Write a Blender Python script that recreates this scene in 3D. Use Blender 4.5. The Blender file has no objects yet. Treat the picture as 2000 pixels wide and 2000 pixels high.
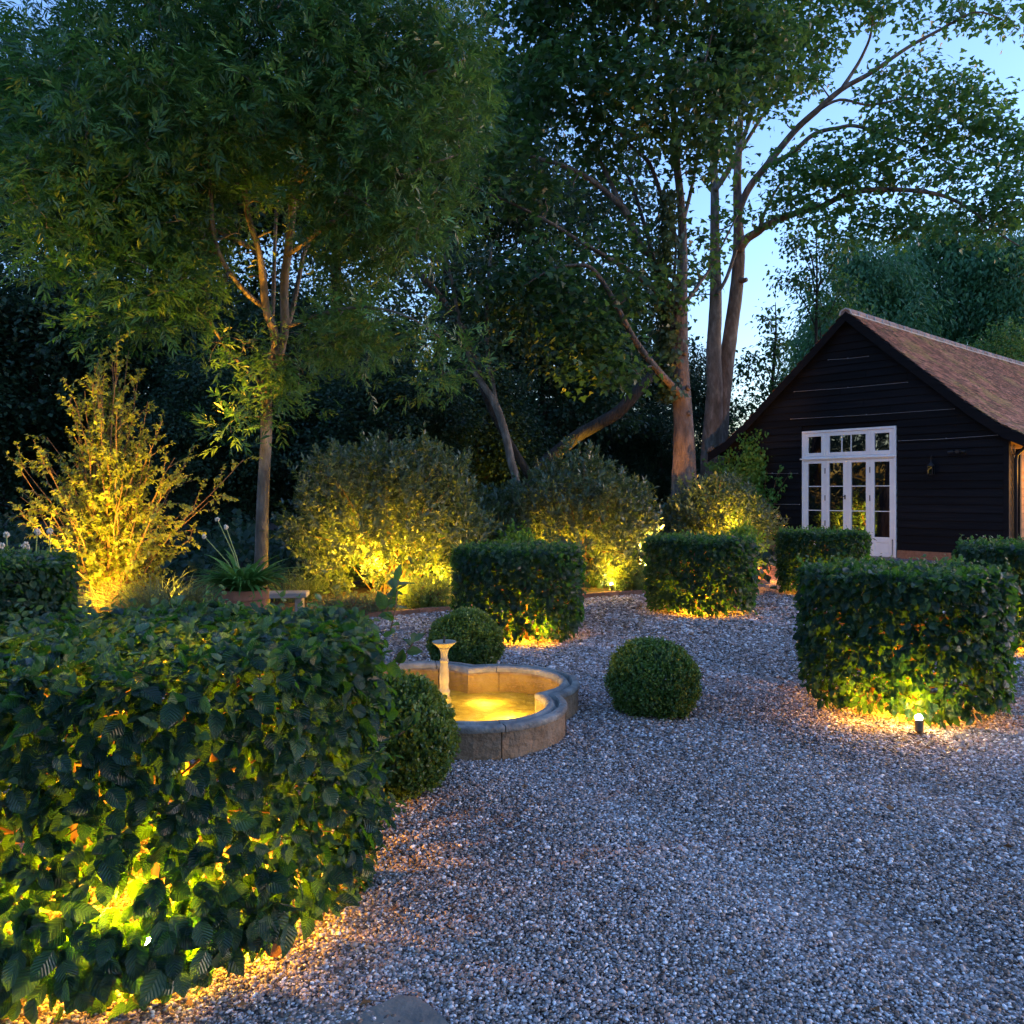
import bpy, math, random
import numpy as np
from mathutils import Vector, Matrix

random.seed(7)
rng = np.random.default_rng(11)
S = bpy.context.scene
C = S.collection
PI = math.pi
H0, F0 = 1.55, 1600.0            # eye height, focal length in photo pixels (2000 px wide)


def P(px, py, d):
    return Vector(((px - 1000) / F0 * d, d, H0 - (py - 965) / F0 * d))


def ground_at(px, d):
    return Vector(((px - 1000) / F0 * d, d, 0.0))


# ---------------------------------------------------------------- object helpers
def tag(o, label=None, cat=None, group=None, kind=None):
    if label: o['label'] = label
    if cat: o['category'] = cat
    if group: o['group'] = group
    if kind: o['kind'] = kind
    return o


def thing(name, label, cat, loc=(0, 0, 0), rotz=0.0, group=None):
    o = bpy.data.objects.new(name, None)
    C.objects.link(o)
    o.location = loc
    o.rotation_euler = (0, 0, rotz)
    o.empty_display_size = 0.2
    return tag(o, label, cat, group)


def np_mesh(name, V, F, mat, parent=None, uv=None, tint=None, smooth=False, origin=None):
    """V (N,3), F (M,k) or list of such arrays; uv (N,2) per vertex; tint (N,) per vertex."""
    V = np.asarray(V, dtype=np.float32)
    if origin is not None:
        V = V - np.asarray(origin, dtype=np.float32)
    Fs = F if isinstance(F, list) else [F]
    Fs = [np.asarray(f, dtype=np.int32) for f in Fs if len(f)]
    loops = np.concatenate([f.ravel() for f in Fs])
    totals = np.concatenate([np.full(len(f), f.shape[1], dtype=np.int32) for f in Fs])
    starts = np.zeros(len(totals), dtype=np.int32)
    starts[1:] = np.cumsum(totals)[:-1]
    me = bpy.data.meshes.new(name)
    me.vertices.add(len(V))
    me.vertices.foreach_set('co', V.ravel())
    me.loops.add(len(loops))
    me.loops.foreach_set('vertex_index', loops)
    me.polygons.add(len(totals))
    me.polygons.foreach_set('loop_start', starts)
    try:
        me.polygons.foreach_set('loop_total', totals)
    except Exception:
        pass
    if smooth:
        me.polygons.foreach_set('use_smooth', np.ones(len(totals), dtype=bool))
    if uv is not None:
        l = me.uv_layers.new(name='UVMap')
        l.data.foreach_set('uv', np.asarray(uv, dtype=np.float32)[loops].ravel())
    if tint is not None:
        a = me.attributes.new('tint', 'FLOAT', 'POINT')
        a.data.foreach_set('value', np.asarray(tint, dtype=np.float32))
    me.update(calc_edges=True)
    me.validate(clean_customdata=False)
    if mat: me.materials.append(mat)
    o = bpy.data.objects.new(name, me)
    C.objects.link(o)
    if parent: o.parent = parent
    return o


class MB:
    def __init__(s):
        s.v, s.f, s.t = [], [], []

    def add(s, verts, faces, tint=0.5):
        b = len(s.v)
        s.v.extend([tuple(v) for v in verts])
        s.t.extend([tint] * len(verts))
        s.f.extend([tuple(i + b for i in f) for f in faces])

    def box(s, lo, hi, tint=0.5, M=None, bev=0.0):
        x0, y0, z0 = lo
        x1, y1, z1 = hi
        vs = [(x0, y0, z0), (x1, y0, z0), (x1, y1, z0), (x0, y1, z0), (x0, y0, z1), (x1, y0, z1), (x1, y1, z1), (x0, y1, z1)]
        if M is not None: vs = [M @ Vector(v) for v in vs]
        s.add(vs, [(0, 3, 2, 1), (4, 5, 6, 7), (0, 1, 5, 4), (1, 2, 6, 5), (2, 3, 7, 6), (3, 0, 4, 7)], tint)

    def tube(s, pts, rad, n=8, tint=0.5, cap=True, wob=0.0):
        pts = [Vector(p) for p in pts]
        m = len(pts)
        T = []
        for i in range(m):
            a, b = pts[max(0, i - 1)], pts[min(m - 1, i + 1)]
            t = (b - a)
            T.append(t.normalized() if t.length > 1e-9 else Vector((0, 0, 1)))
        ref = Vector((1, 0, 0)) if abs(T[0].x) < 0.8 else Vector((0, 1, 0))
        u = (ref - T[0] * ref.dot(T[0])).normalized()
        vs, fs = [], []
        for i in range(m):
            u = (u - T[i] * u.dot(T[i]))
            u = u.normalized() if u.length > 1e-9 else Vector((1, 0, 0))
            w = T[i].cross(u)
            r = rad[i] if hasattr(rad, '__len__') else rad
            for k in range(n):
                a = 2 * PI * k / n
                rr = r * (1 + (random.uniform(-wob, wob) if wob else 0))
                vs.append(pts[i] + u * (math.cos(a) * rr) + w * (math.sin(a) * rr))
        for i in range(m - 1):
            for k in range(n):
                k2 = (k + 1) % n
                fs.append((i * n + k, i * n + k2, (i + 1) * n + k2, (i + 1) * n + k))
        if cap:
            fs.append(tuple(range(n - 1, -1, -1)))
            fs.append(tuple((m - 1) * n + k for k in range(n)))
        s.add(vs, fs, tint)

    def lathe(s, prof, n=24, c=(0, 0, 0), tint=0.5):
        vs, fs = [], []
        m = len(prof)
        for r, z in prof:
            for k in range(n):
                a = 2 * PI * k / n
                vs.append((c[0] + r * math.cos(a), c[1] + r * math.sin(a), c[2] + z))
        for i in range(m - 1):
            for k in range(n):
                k2 = (k + 1) % n
                fs.append((i * n + k, i * n + k2, (i + 1) * n + k2, (i + 1) * n + k))
        fs.append(tuple(range(n - 1, -1, -1)))
        fs.append(tuple((m - 1) * n + k for k in range(n)))
        s.add(vs, fs, tint)

    def build(s, name, mat, parent=None, smooth=False, origin=None):
        me = bpy.data.meshes.new(name)
        v = s.v
        if origin is not None:
            v = [(a[0] - origin[0], a[1] - origin[1], a[2] - origin[2]) for a in v]
        me.from_pydata(v, [], s.f)
        a = me.attributes.new('tint', 'FLOAT', 'POINT')
        a.data.foreach_set('value', np.asarray(s.t, dtype=np.float32))
        if smooth: me.polygons.foreach_set('use_smooth', np.ones(len(me.polygons), dtype=bool))
        me.update()
        if mat: me.materials.append(mat)
        o = bpy.data.objects.new(name, me)
        C.objects.link(o)
        if parent: o.parent = parent
        return o


def catmull(pts, sub=5):
    """pts: list of (Vector, radius)"""
    out = []
    n = len(pts)
    for i in range(n - 1):
        p0, p1, p2, p3 = pts[max(0, i - 1)], pts[i], pts[i + 1], pts[min(n - 1, i + 2)]
        for k in range(sub):
            t = k / sub
            a = 2 * p1[0]
            b = p2[0] - p0[0]
            c = 2 * p0[0] - 5 * p1[0] + 4 * p2[0] - p3[0]
            d = -p0[0] + 3 * p1[0] - 3 * p2[0] + p3[0]
            out.append((0.5 * (a + b * t + c * t * t + d * t ** 3), p1[1] * (1 - t) + p2[1] * t))
    out.append(pts[-1])
    return out


# ---------------------------------------------------------------- materials
def new_mat(name):
    m = bpy.data.materials.new(name)
    m.use_nodes = True
    nt = m.node_tree
    nt.nodes.clear()
    return m, nt, nt.nodes, nt.links


def N(nt, typ, **kw):
    n = nt.nodes.new(typ)
    for k, v in kw.items():
        if k in n.bl_rna.properties.keys() and k != 'inputs': setattr(n, k, v)
        else: n.inputs[k.replace('_', ' ')].default_value = v
    return n


def col(c): return (c[0], c[1], c[2], 1.0)


def ramp(nt, stops, interp='LINEAR'):
    r = nt.nodes.new('ShaderNodeValToRGB')
    r.color_ramp.interpolation = interp
    e = r.color_ramp.elements
    while len(e) < len(stops): e.new(0.5)
    for i, (p, c) in enumerate(stops):
        e[i].position = p
        e[i].color = col(c)
    return r


def leaf_mat(name, c_dark, c_mid, c_young, trans, tfac=0.4, rough=0.42, spec=0.5, veins=0.0, nv=9):
    m, nt, nd, L = new_mat(name)
    at = N(nt, 'ShaderNodeAttribute', attribute_name='tint')
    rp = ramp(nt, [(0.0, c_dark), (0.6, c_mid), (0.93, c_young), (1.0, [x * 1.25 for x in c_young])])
    L.new(at.outputs['Fac'], rp.inputs[0])
    pb = N(nt, 'ShaderNodeBsdfPrincipled')
    pb.inputs['Roughness'].default_value = rough
    pb.inputs['Specular IOR Level'].default_value = spec
    tr = N(nt, 'ShaderNodeBsdfTranslucent')
    base = rp.outputs[0]
    mixt = N(nt, 'ShaderNodeMix', data_type='RGBA', blend_type='MIX')
    mixt.inputs[0].default_value = 0.75
    L.new(base, mixt.inputs[6])
    mixt.inputs[7].default_value = col(trans)
    tcol = mixt.outputs[2]
    if veins > 0:
        uv = N(nt, 'ShaderNodeUVMap')
        sp = N(nt, 'ShaderNodeSeparateXYZ')
        L.new(uv.outputs[0], sp.inputs[0])
        au = N(nt, 'ShaderNodeMath', operation='SUBTRACT'); L.new(sp.outputs[0], au.inputs[0]); au.inputs[1].default_value = 0.5
        ab = N(nt, 'ShaderNodeMath', operation='ABSOLUTE'); L.new(au.outputs[0], ab.inputs[0])
        ml = N(nt, 'ShaderNodeMath', operation='MULTIPLY'); L.new(ab.outputs[0], ml.inputs[0]); ml.inputs[1].default_value = 0.55
        sb = N(nt, 'ShaderNodeMath', operation='SUBTRACT'); L.new(sp.outputs[1], sb.inputs[0]); L.new(ml.outputs[0], sb.inputs[1])
        fr = N(nt, 'ShaderNodeMath', operation='MULTIPLY'); L.new(sb.outputs[0], fr.inputs[0]); fr.inputs[1].default_value = nv * 2 * PI
        cs = N(nt, 'ShaderNodeMath', operation='COSINE'); L.new(fr.outputs[0], cs.inputs[0])
        mid = N(nt, 'ShaderNodeMath', operation='LESS_THAN'); L.new(ab.outputs[0], mid.inputs[0]); mid.inputs[1].default_value = 0.035
        hh = N(nt, 'ShaderNodeMath', operation='MULTIPLY_ADD'); L.new(mid.outputs[0], hh.inputs[0]); hh.inputs[1].default_value = -2.0; L.new(cs.outputs[0], hh.inputs[2])
        bp = N(nt, 'ShaderNodeBump'); bp.inputs['Strength'].default_value = veins; bp.inputs['Distance'].default_value = 0.004
        L.new(hh.outputs[0], bp.inputs['Height'])
        L.new(bp.outputs[0], pb.inputs['Normal'])
        vm = N(nt, 'ShaderNodeMix', data_type='RGBA', blend_type='MULTIPLY')
        mr = N(nt, 'ShaderNodeMapRange'); L.new(cs.outputs[0], mr.inputs[0]); mr.inputs[1].default_value = -1; mr.inputs[2].default_value = 1; mr.inputs[3].default_value = 1.0; mr.inputs[4].default_value = 0.72
        vm.inputs[0].default_value = 1.0
        L.new(tcol, vm.inputs[6]); L.new(mr.outputs[0], vm.inputs[7])
        tcol = vm.outputs[2]
    L.new(base, pb.inputs['Base Color'])
    L.new(tcol, tr.inputs[0])
    mx = N(nt, 'ShaderNodeMixShader'); mx.inputs[0].default_value = tfac
    L.new(pb.outputs[0], mx.inputs[1]); L.new(tr.outputs[0], mx.inputs[2])
    out = N(nt, 'ShaderNodeOutputMaterial')
    L.new(mx.outputs[0], out.inputs[0])
    return m


def rough_mat(name, c1, c2, scale=6.0, rough=0.85, bump=0.4, bdist=0.01, detail=6, stretch=(1, 1, 1), c3=None, spec=0.3, tint_amt=0.0, coord='Object'):
    m, nt, nd, L = new_mat(name)
    tc = N(nt, 'ShaderNodeTexCoord')
    mp = N(nt, 'ShaderNodeMapping')
    mp.inputs['Scale'].default_value = stretch
    L.new(tc.outputs[coord], mp.inputs[0])
    n1 = N(nt, 'ShaderNodeTexNoise'); n1.inputs['Scale'].default_value = scale; n1.inputs['Detail'].default_value = detail; n1.inputs['Roughness'].default_value = 0.62
    L.new(mp.outputs[0], n1.inputs['Vector'])
    st = [(0.3, c1), (0.7, c2)] if c3 is None else [(0.3, c1), (0.52, c2), (0.72, c3)]
    rp = ramp(nt, st)
    L.new(n1.outputs['Fac'], rp.inputs[0])
    cc = rp.outputs[0]
    if tint_amt:
        at = N(nt, 'ShaderNodeAttribute', attribute_name='tint')
        mr = N(nt, 'ShaderNodeMapRange'); L.new(at.outputs['Fac'], mr.inputs[0]); mr.inputs[3].default_value = 1 - tint_amt; mr.inputs[4].default_value = 1 + tint_amt
        mm = N(nt, 'ShaderNodeMix', data_type='RGBA', blend_type='MULTIPLY'); mm.inputs[0].default_value = 1
        L.new(cc, mm.inputs[6]); L.new(mr.outputs[0], mm.inputs[7])
        cc = mm.outputs[2]
    pb = N(nt, 'ShaderNodeBsdfPrincipled')
    pb.inputs['Roughness'].default_value = rough
    pb.inputs['Specular IOR Level'].default_value = spec
    L.new(cc, pb.inputs['Base Color'])
    n2 = N(nt, 'ShaderNodeTexNoise'); n2.inputs['Scale'].default_value = scale * 4; n2.inputs['Detail'].default_value = 5
    L.new(mp.outputs[0], n2.inputs['Vector'])
    bp = N(nt, 'ShaderNodeBump'); bp.inputs['Strength'].default_value = bump; bp.inputs['Distance'].default_value = bdist
    L.new(n2.outputs['Fac'], bp.inputs['Height']); L.new(bp.outputs[0], pb.inputs['Normal'])
    out = N(nt, 'ShaderNodeOutputMaterial'); L.new(pb.outputs[0], out.inputs[0])
    return m


M = {}
M['hornbeam'] = leaf_mat('hornbeam_leaf', (.005, .024, .017), (.011, .044, .03), (.10, .17, .07), (.24, .70, .02), 0.22, 0.26, 0.55, veins=0.8)
M['box'] = leaf_mat('box_leaf', (.022, .065, .015), (.06, .13, .022), (.18, .27, .05), (.3, .38, .03), 0.3, 0.4, 0.5)
M['ash'] = leaf_mat('ash_leaf', (.012, .06, .022), (.028, .115, .038), (.08, .2, .05), (.14, .28, .04), 0.38, 0.4, 0.5)
M['maple'] = leaf_mat('maple_leaf', (.012, .045, .018), (.025, .08, .03), (.06, .15, .04), (.12, .26, .045), 0.36, 0.45, 0.4)
M['maple_skylit'] = leaf_mat('maple_leaf_skylit', (.022, .085, .028), (.045, .14, .045), (.09, .22, .05), (.15, .34, .05), 0.4, 0.42, 0.4)  # brighter maple copy: the sky's light is put into the leaf colour
M['wood_dark'] = leaf_mat('woodland_leaf', (.009, .03, .016), (.018, .052, .027), (.036, .08, .036), (.06, .13, .045), 0.28, 0.5, 0.35)
M['poplar'] = leaf_mat('poplar_leaf', (.03, .11, .045), (.06, .18, .075), (.11, .24, .09), (.14, .32, .09), 0.4, 0.45, 0.4)
M['bright'] = leaf_mat('bright_leaf', (.04, .12, .03), (.07, .19, .04), (.12, .25, .05), (.16, .3, .06), 0.35, 0.45, 0.4)
M['olive'] = leaf_mat('grey_shrub_leaf', (.014, .044, .032), (.034, .08, .052), (.10, .16, .09), (.34, .40, .03), 0.18, 0.4, 0.5)
M['spindle'] = leaf_mat('yellow_shrub_leaf', (.09, .13, .02), (.16, .2, .03), (.26, .3, .06), (.42, .46, .05), 0.42, 0.45, 0.4)
M['climber'] = leaf_mat('climber_leaf', (.035, .12, .02), (.07, .21, .03), (.13, .28, .05), (.24, .42, .05), 0.4, 0.45, 0.4)
M['ivy'] = leaf_mat('ivy_leaf', (.02, .05, .02), (.04, .08, .03), (.1, .13, .04), (.16, .2, .04), 0.25, 0.4, 0.5)
M['strap'] = leaf_mat('strap_leaf', (.03, .11, .03), (.05, .17, .04), (.1, .24, .06), (.15, .34, .05), 0.3, 0.35, 0.5)
M['grass'] = leaf_mat('grass_blade', (.05, .1, .05), (.09, .15, .08), (.2, .24, .12), (.2, .26, .08), 0.35, 0.5, 0.4)
M['mound'] = leaf_mat('mound_leaf', (.03, .07, .04), (.06, .11, .06), (.1, .15, .07), (.2, .26, .06), 0.3, 0.5, 0.4)
M['feather'] = leaf_mat('feathery_leaf', (.1, .16, .03), (.16, .22, .05), (.24, .3, .08), (.3, .4, .06), 0.4, 0.5, 0.4)
M['deadleaf'] = rough_mat('dead_leaf', (.14, .06, .02), (.24, .12, .045), 30, 0.7, 0.5, 0.003)
M['bark_grey'] = rough_mat('grey_bark', (.06, .048, .038), (.13, .11, .09), 7, 0.85, 0.9, 0.03, stretch=(1, 1, .35), c3=(.25, .225, .2))
M['bark_dark'] = rough_mat('dark_bark', (.025, .02, .017), (.065, .052, .042), 6, 0.9, 1.0, 0.06, stretch=(1, 1, .3))
M['bark_maple'] = rough_mat('sycamore_bark', (.055, .042, .035), (.12, .095, .08), 4.5, 0.9, 1.0, 0.07, stretch=(1, 1, .4), c3=(.2, .165, .15))
M['twig'] = rough_mat('twig_bark', (.12, .065, .035), (.22, .13, .07), 20, 0.8, 0.4, 0.004)
M['stone'] = rough_mat('pond_stone', (.12, .115, .105), (.24, .225, .2), 7, 0.85, 0.9, 0.02, c3=(.36, .34, .3))
M['pond_wall'] = rough_mat('pond_wall_stone', (.13, .085, .05), (.24, .165, .105), 5, 0.9, 1.0, 0.03, c3=(.3, .23, .16))
M['pale_stone'] = rough_mat('pale_stone', (.2, .175, .13), (.34, .30, .235), 14, 0.75, 0.4, 0.004)
M['slab'] = rough_mat('paving_stone', (.1, .095, .085), (.18, .165, .14), 6, 0.85, 0.7, 0.012, c3=(.24, .22, .18))
M['terracotta'] = rough_mat('terracotta', (.22, .09, .055), (.34, .15, .09), 9, 0.85, 0.3, 0.004)
M['brick'] = rough_mat('edging_brick', (.2, .09, .05), (.34, .17, .1), 14, 0.9, 0.7, 0.01, tint_amt=0.3)
M['soil'] = rough_mat('soil', (.02, .014, .01), (.05, .035, .024), 9, 0.95, 0.9, 0.03)
M['earth'] = rough_mat('woodland_floor', (.02, .016, .012), (.05, .042, .03), 2, 0.95, 0.8, 0.05)
M['timber'] = rough_mat('bench_timber', (.2, .16, .13), (.36, .31, .27), 8, 0.8, 0.5, 0.006, stretch=(.15, 1, 1))
M['board'] = rough_mat('black_weatherboard', (.0015, .002, .0034), (.0038, .0045, .007), 7, 0.75, 0.5, 0.006, stretch=(.12, 1, 2.2), spec=0.16, tint_amt=0.4, c3=(.009, .008, .009))
M['board_side'] = rough_mat('brown_weatherboard', (.1, .06, .03), (.2, .125, .06), 6, 0.75, 0.5, 0.006, stretch=(1, .12, 2.2), tint_amt=0.2)
M['tile'] = rough_mat('clay_tile', (.085, .036, .028), (.165, .074, .056), 1.1, 0.85, 0.5, 0.008, c3=(.23, .115, .086), tint_amt=0.7)
M['ridge'] = rough_mat('ridge_tile', (.16, .12, .11), (.27, .21, .2), 5, 0.85, 0.5, 0.008, tint_amt=0.3)
M['mortar'] = rough_mat('ridge_mortar', (.38, .36, .34), (.5, .48, .45), 9, 0.9, 0.5, 0.006)
M['white'] = rough_mat('white_paint', (.76, .76, .77), (.84, .84, .85), 5, 0.45, 0.1, 0.002, spec=0.4)
M['iron'] = rough_mat('black_iron', (.012, .012, .013), (.025, .024, .024), 20, 0.5, 0.2, 0.002)
M['wire'] = rough_mat('steel_wire', (.3, .3, .32), (.42, .42, .44), 20, 0.4, 0.1, 0.001)
M['bronze'] = rough_mat('bronze', (.05, .035, .02), (.1, .07, .04), 20, 0.45, 0.2, 0.002)
M['stemgreen'] = rough_mat('flower_stem', (.16, .22, .06), (.24, .3, .09), 20, 0.5, 0.1, 0.002)
M['seedhead'] = rough_mat('seed_head', (.42, .36, .26), (.62, .56, .44), 60, 0.8, 0.4, 0.003)
M['dark_inside'] = rough_mat('dark_interior', (.006, .006, .006), (.012, .011, .01), 2, 0.9, 0.0)


def add_lichen(m, c, scale, lo, hi):
    """yellow-green lichen patches over the tile colour"""
    nt = m.node_tree
    L = nt.links
    pb = next(n for n in nt.nodes if n.type == 'BSDF_PRINCIPLED')
    src = pb.inputs['Base Color'].links[0].from_socket
    tc = N(nt, 'ShaderNodeTexCoord')
    n1 = N(nt, 'ShaderNodeTexNoise'); n1.inputs['Scale'].default_value = scale; n1.inputs['Detail'].default_value = 8; n1.inputs['Roughness'].default_value = .7
    L.new(tc.outputs['Object'], n1.inputs['Vector'])
    mr = N(nt, 'ShaderNodeMapRange'); mr.inputs[1].default_value = lo; mr.inputs[2].default_value = hi; mr.inputs[4].default_value = 0.85
    L.new(n1.outputs['Fac'], mr.inputs[0])
    mx = N(nt, 'ShaderNodeMix', data_type='RGBA'); L.new(mr.outputs[0], mx.inputs[0]); L.new(src, mx.inputs[6]); mx.inputs[7].default_value = col(c)
    L.new(mx.outputs[2], pb.inputs['Base Color'])


add_lichen(M['tile'], (.22, .19, .06), 0.9, .50, .68)
add_lichen(M['stone'], (.36, .36, .3), 4.0, .56, .72)


def glass_mat():
    m, nt, nd, L = new_mat('window_glass')
    pb = N(nt, 'ShaderNodeBsdfPrincipled')
    pb.inputs['Base Color'].default_value = (.004, .004, .005, 1)
    pb.inputs['Roughness'].default_value = 0.015
    pb.inputs['IOR'].default_value = 2.5
    tc = N(nt, 'ShaderNodeTexCoord')
    n1 = N(nt, 'ShaderNodeTexNoise'); n1.inputs['Scale'].default_value = 2.2; n1.inputs['Detail'].default_value = 1
    L.new(tc.outputs['Object'], n1.inputs['Vector'])
    bp = N(nt, 'ShaderNodeBump'); bp.inputs['Strength'].default_value = 0.25; bp.inputs['Distance'].default_value = 0.01
    L.new(n1.outputs['Fac'], bp.inputs['Height']); L.new(bp.outputs[0], pb.inputs['Normal'])
    out = N(nt, 'ShaderNodeOutputMaterial'); L.new(pb.outputs[0], out.inputs[0])
    return m


M['glass'] = glass_mat()


def water_mat():
    m, nt, nd, L = new_mat('pond_water')
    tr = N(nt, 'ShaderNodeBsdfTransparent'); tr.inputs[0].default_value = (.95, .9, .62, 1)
    gl = N(nt, 'ShaderNodeBsdfGlossy'); gl.inputs['Roughness'].default_value = 0.06
    fr = N(nt, 'ShaderNodeFresnel'); fr.inputs['IOR'].default_value = 1.33
    tc = N(nt, 'ShaderNodeTexCoord')
    n1 = N(nt, 'ShaderNodeTexNoise'); n1.inputs['Scale'].default_value = 16; n1.inputs['Detail'].default_value = 3
    L.new(tc.outputs['Object'], n1.inputs['Vector'])
    bp = N(nt, 'ShaderNodeBump'); bp.inputs['Strength'].default_value = 0.5; bp.inputs['Distance'].default_value = 0.02
    L.new(n1.outputs['Fac'], bp.inputs['Height'])
    L.new(bp.outputs[0], gl.inputs['Normal']); L.new(bp.outputs[0], fr.inputs['Normal'])
    mx = N(nt, 'ShaderNodeMixShader')
    L.new(fr.outputs[0], mx.inputs[0]); L.new(tr.outputs[0], mx.inputs[1]); L.new(gl.outputs[0], mx.inputs[2])
    out = N(nt, 'ShaderNodeOutputMaterial'); L.new(mx.outputs[0], out.inputs[0])
    return m


M['water'] = water_mat()
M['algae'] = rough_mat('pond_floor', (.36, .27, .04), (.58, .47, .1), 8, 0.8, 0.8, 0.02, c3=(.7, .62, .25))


def emit_mat(name, c, s):
    m, nt, nd, L = new_mat(name)
    e = N(nt, 'ShaderNodeEmission'); e.inputs[0].default_value = col(c); e.inputs[1].default_value = s
    out = N(nt, 'ShaderNodeOutputMaterial'); L.new(e.outputs[0], out.inputs[0])
    return m


M['bulb'] = emit_mat('lamp_lens', (1.0, .72, .25), 60.0)

PEB = [(0.00, (.04, .036, .038)), (0.14, (.10, .072, .056)), (0.29, (.22, .155, .11)), (0.44, (.31, .255, .22)),
       (0.57, (.24, .23, .24)), (0.70, (.44, .40, .385)), (0.80, (.36, .215, .155)), (0.89, (.62, .59, .57)), (1.0, (.82, .80, .79))]


def pebble_mat():
    m, nt, nd, L = new_mat('pebble')
    at = N(nt, 'ShaderNodeAttribute', attribute_name='tint')
    rp = ramp(nt, PEB)
    L.new(at.outputs['Fac'], rp.inputs[0])
    pb = N(nt, 'ShaderNodeBsdfPrincipled'); pb.inputs['Roughness'].default_value = .6; pb.inputs['Specular IOR Level'].default_value = .4
    L.new(rp.outputs[0], pb.inputs['Base Color'])
    out = N(nt, 'ShaderNodeOutputMaterial'); L.new(pb.outputs[0], out.inputs[0])
    return m


def gravel_mat():
    m, nt, nd, L = new_mat('gravel_bed')
    tc = N(nt, 'ShaderNodeTexCoord')
    vo = N(nt, 'ShaderNodeTexVoronoi', feature='F1'); vo.inputs['Scale'].default_value = 62; vo.inputs['Randomness'].default_value = 1
    L.new(tc.outputs['Object'], vo.inputs['Vector'])
    sp = N(nt, 'ShaderNodeSeparateColor'); L.new(vo.outputs['Color'], sp.inputs[0])
    rp = ramp(nt, PEB); L.new(sp.outputs[0], rp.inputs[0])
    mr = N(nt, 'ShaderNodeMapRange'); L.new(vo.outputs['Distance'], mr.inputs[0]); mr.inputs[1].default_value = .25; mr.inputs[2].default_value = .62; mr.inputs[3].default_value = 1.0; mr.inputs[4].default_value = .5
    mm = N(nt, 'ShaderNodeMix', data_type='RGBA', blend_type='MULTIPLY'); mm.inputs[0].default_value = 1
    L.new(rp.outputs[0], mm.inputs[6]); L.new(mr.outputs[0], mm.inputs[7])
    pb = N(nt, 'ShaderNodeBsdfPrincipled'); pb.inputs['Roughness'].default_value = .7; pb.inputs['Specular IOR Level'].default_value = .3
    L.new(mm.outputs[2], pb.inputs['Base Color'])
    bp = N(nt, 'ShaderNodeBump', invert=True); bp.inputs['Strength'].default_value = 0.9; bp.inputs['Distance'].default_value = 0.012
    L.new(vo.outputs['Distance'], bp.inputs['Height']); L.new(bp.outputs[0], pb.inputs['Normal'])
    out = N(nt, 'ShaderNodeOutputMaterial'); L.new(pb.outputs[0], out.inputs[0])
    return m


M['pebble'] = pebble_mat()
M['gravel'] = gravel_mat()


# ---------------------------------------------------------------- leaf templates
def tpl_hornbeam():
    """detailed ovate leaf, length 1 along +y, normal +z"""
    ts = np.linspace(0, 1, 9)
    us = np.array([-1, -.5, 0, .5, 1])
    V, UV = [], []
    for i, t in enumerate(ts):
        w = 0.34 * (math.sin(PI * t ** 0.78) ** 0.75) if 0 < t < 1 else 0.0
        if t > .85: w *= .85
        for j, u in enumerate(us):
            ser = 1 + (0.05 if i % 2 else -0.05) * (abs(u) == 1)
            V.append((u * w * ser, t, 0.10 * abs(u) * w / .34 - 0.22 * t * t + 0.02 * math.sin(t * 9 + u)))
            UV.append((0.5 + u / 2, t))
    F = []
    for i in range(8):
        for j in range(4):
            a = i * 5 + j
            F.append((a, a + 1, a + 6, a + 5))
    return np.array(V), np.array(F), np.array(UV)


def tpl_simple(w=.3, droop=.15, fold=.08):
    V = np.array([(0, 0, 0), (-w, .45, fold), (0, .5, -.02), (w, .45, fold), (0, 1, -droop)])
    F = np.array([(0, 3, 4, 2), (0, 2, 4, 1)])
    return V, F, np.stack([V[:, 0] / w / 2 + .5, V[:, 1]], 1)


def tpl_ash():
    lv, lf, luv = tpl_simple(.105, .14, .03)
    Vs, Fs, k = [], [], 0
    spec = [(0.0, 0.9, .45)]
    for y, a1, l1, a2, l2 in [(.14, .95, .42, -.7, .5), (.36, .6, .55, -.95, .45), (.56, .8, .5, -.5, .52)]:
        spec += [(y, a1, l1), (y + .04, a2, l2)]
    spec.append((.68, .1, .5))
    for i, (y, a, ln) in enumerate(spec[1:]):
        R = np.array([[math.cos(a), math.sin(a), 0], [-math.sin(a), math.cos(a), 0], [0, 0, 1]])
        v = (lv * ln) @ R.T
        v[:, 2] -= 0.35 * np.hypot(v[:, 0], 0) ** 1.3
        v = v + np.array([0, y, -0.25 * y * y])
        Vs.append(v); Fs.append(lf + k); k += len(v)
    # rachis
    r = np.array([(-.008, 0, 0), (.008, 0, 0), (.006, .5, -.06), (-.006, .5, -.06), (.004, .85, -.19), (-.004, .85, -.19)])
    Vs.append(r); Fs.append(np.array([(0, 1, 2, 3), (3, 2, 4, 5)]) + k)
    V = np.concatenate(Vs)
    return V, np.concatenate(Fs), V[:, :2].copy()


def tpl_maple():
    ang = [-90, -50, -20, 0, 22, 50, 68, 90, 112, 130, 158, 180, 200, 230]
    rad = [.12, .3, .42, .62, .36, .40, .5, .72, .5, .40, .36, .62, .42, .3]
    V = [(0, .3, 0)]
    for a, r in zip(ang, rad):
        x, y = r * math.cos(math.radians(a)), .3 + r * math.sin(math.radians(a))
        V.append((x, y, -.25 * r * r))
    n = len(ang)
    F = [(0, 1 + i, 1 + (i + 1) % n) for i in range(n)]
    V = np.array(V)
    return V, np.array(F), V[:, :2].copy()


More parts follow.
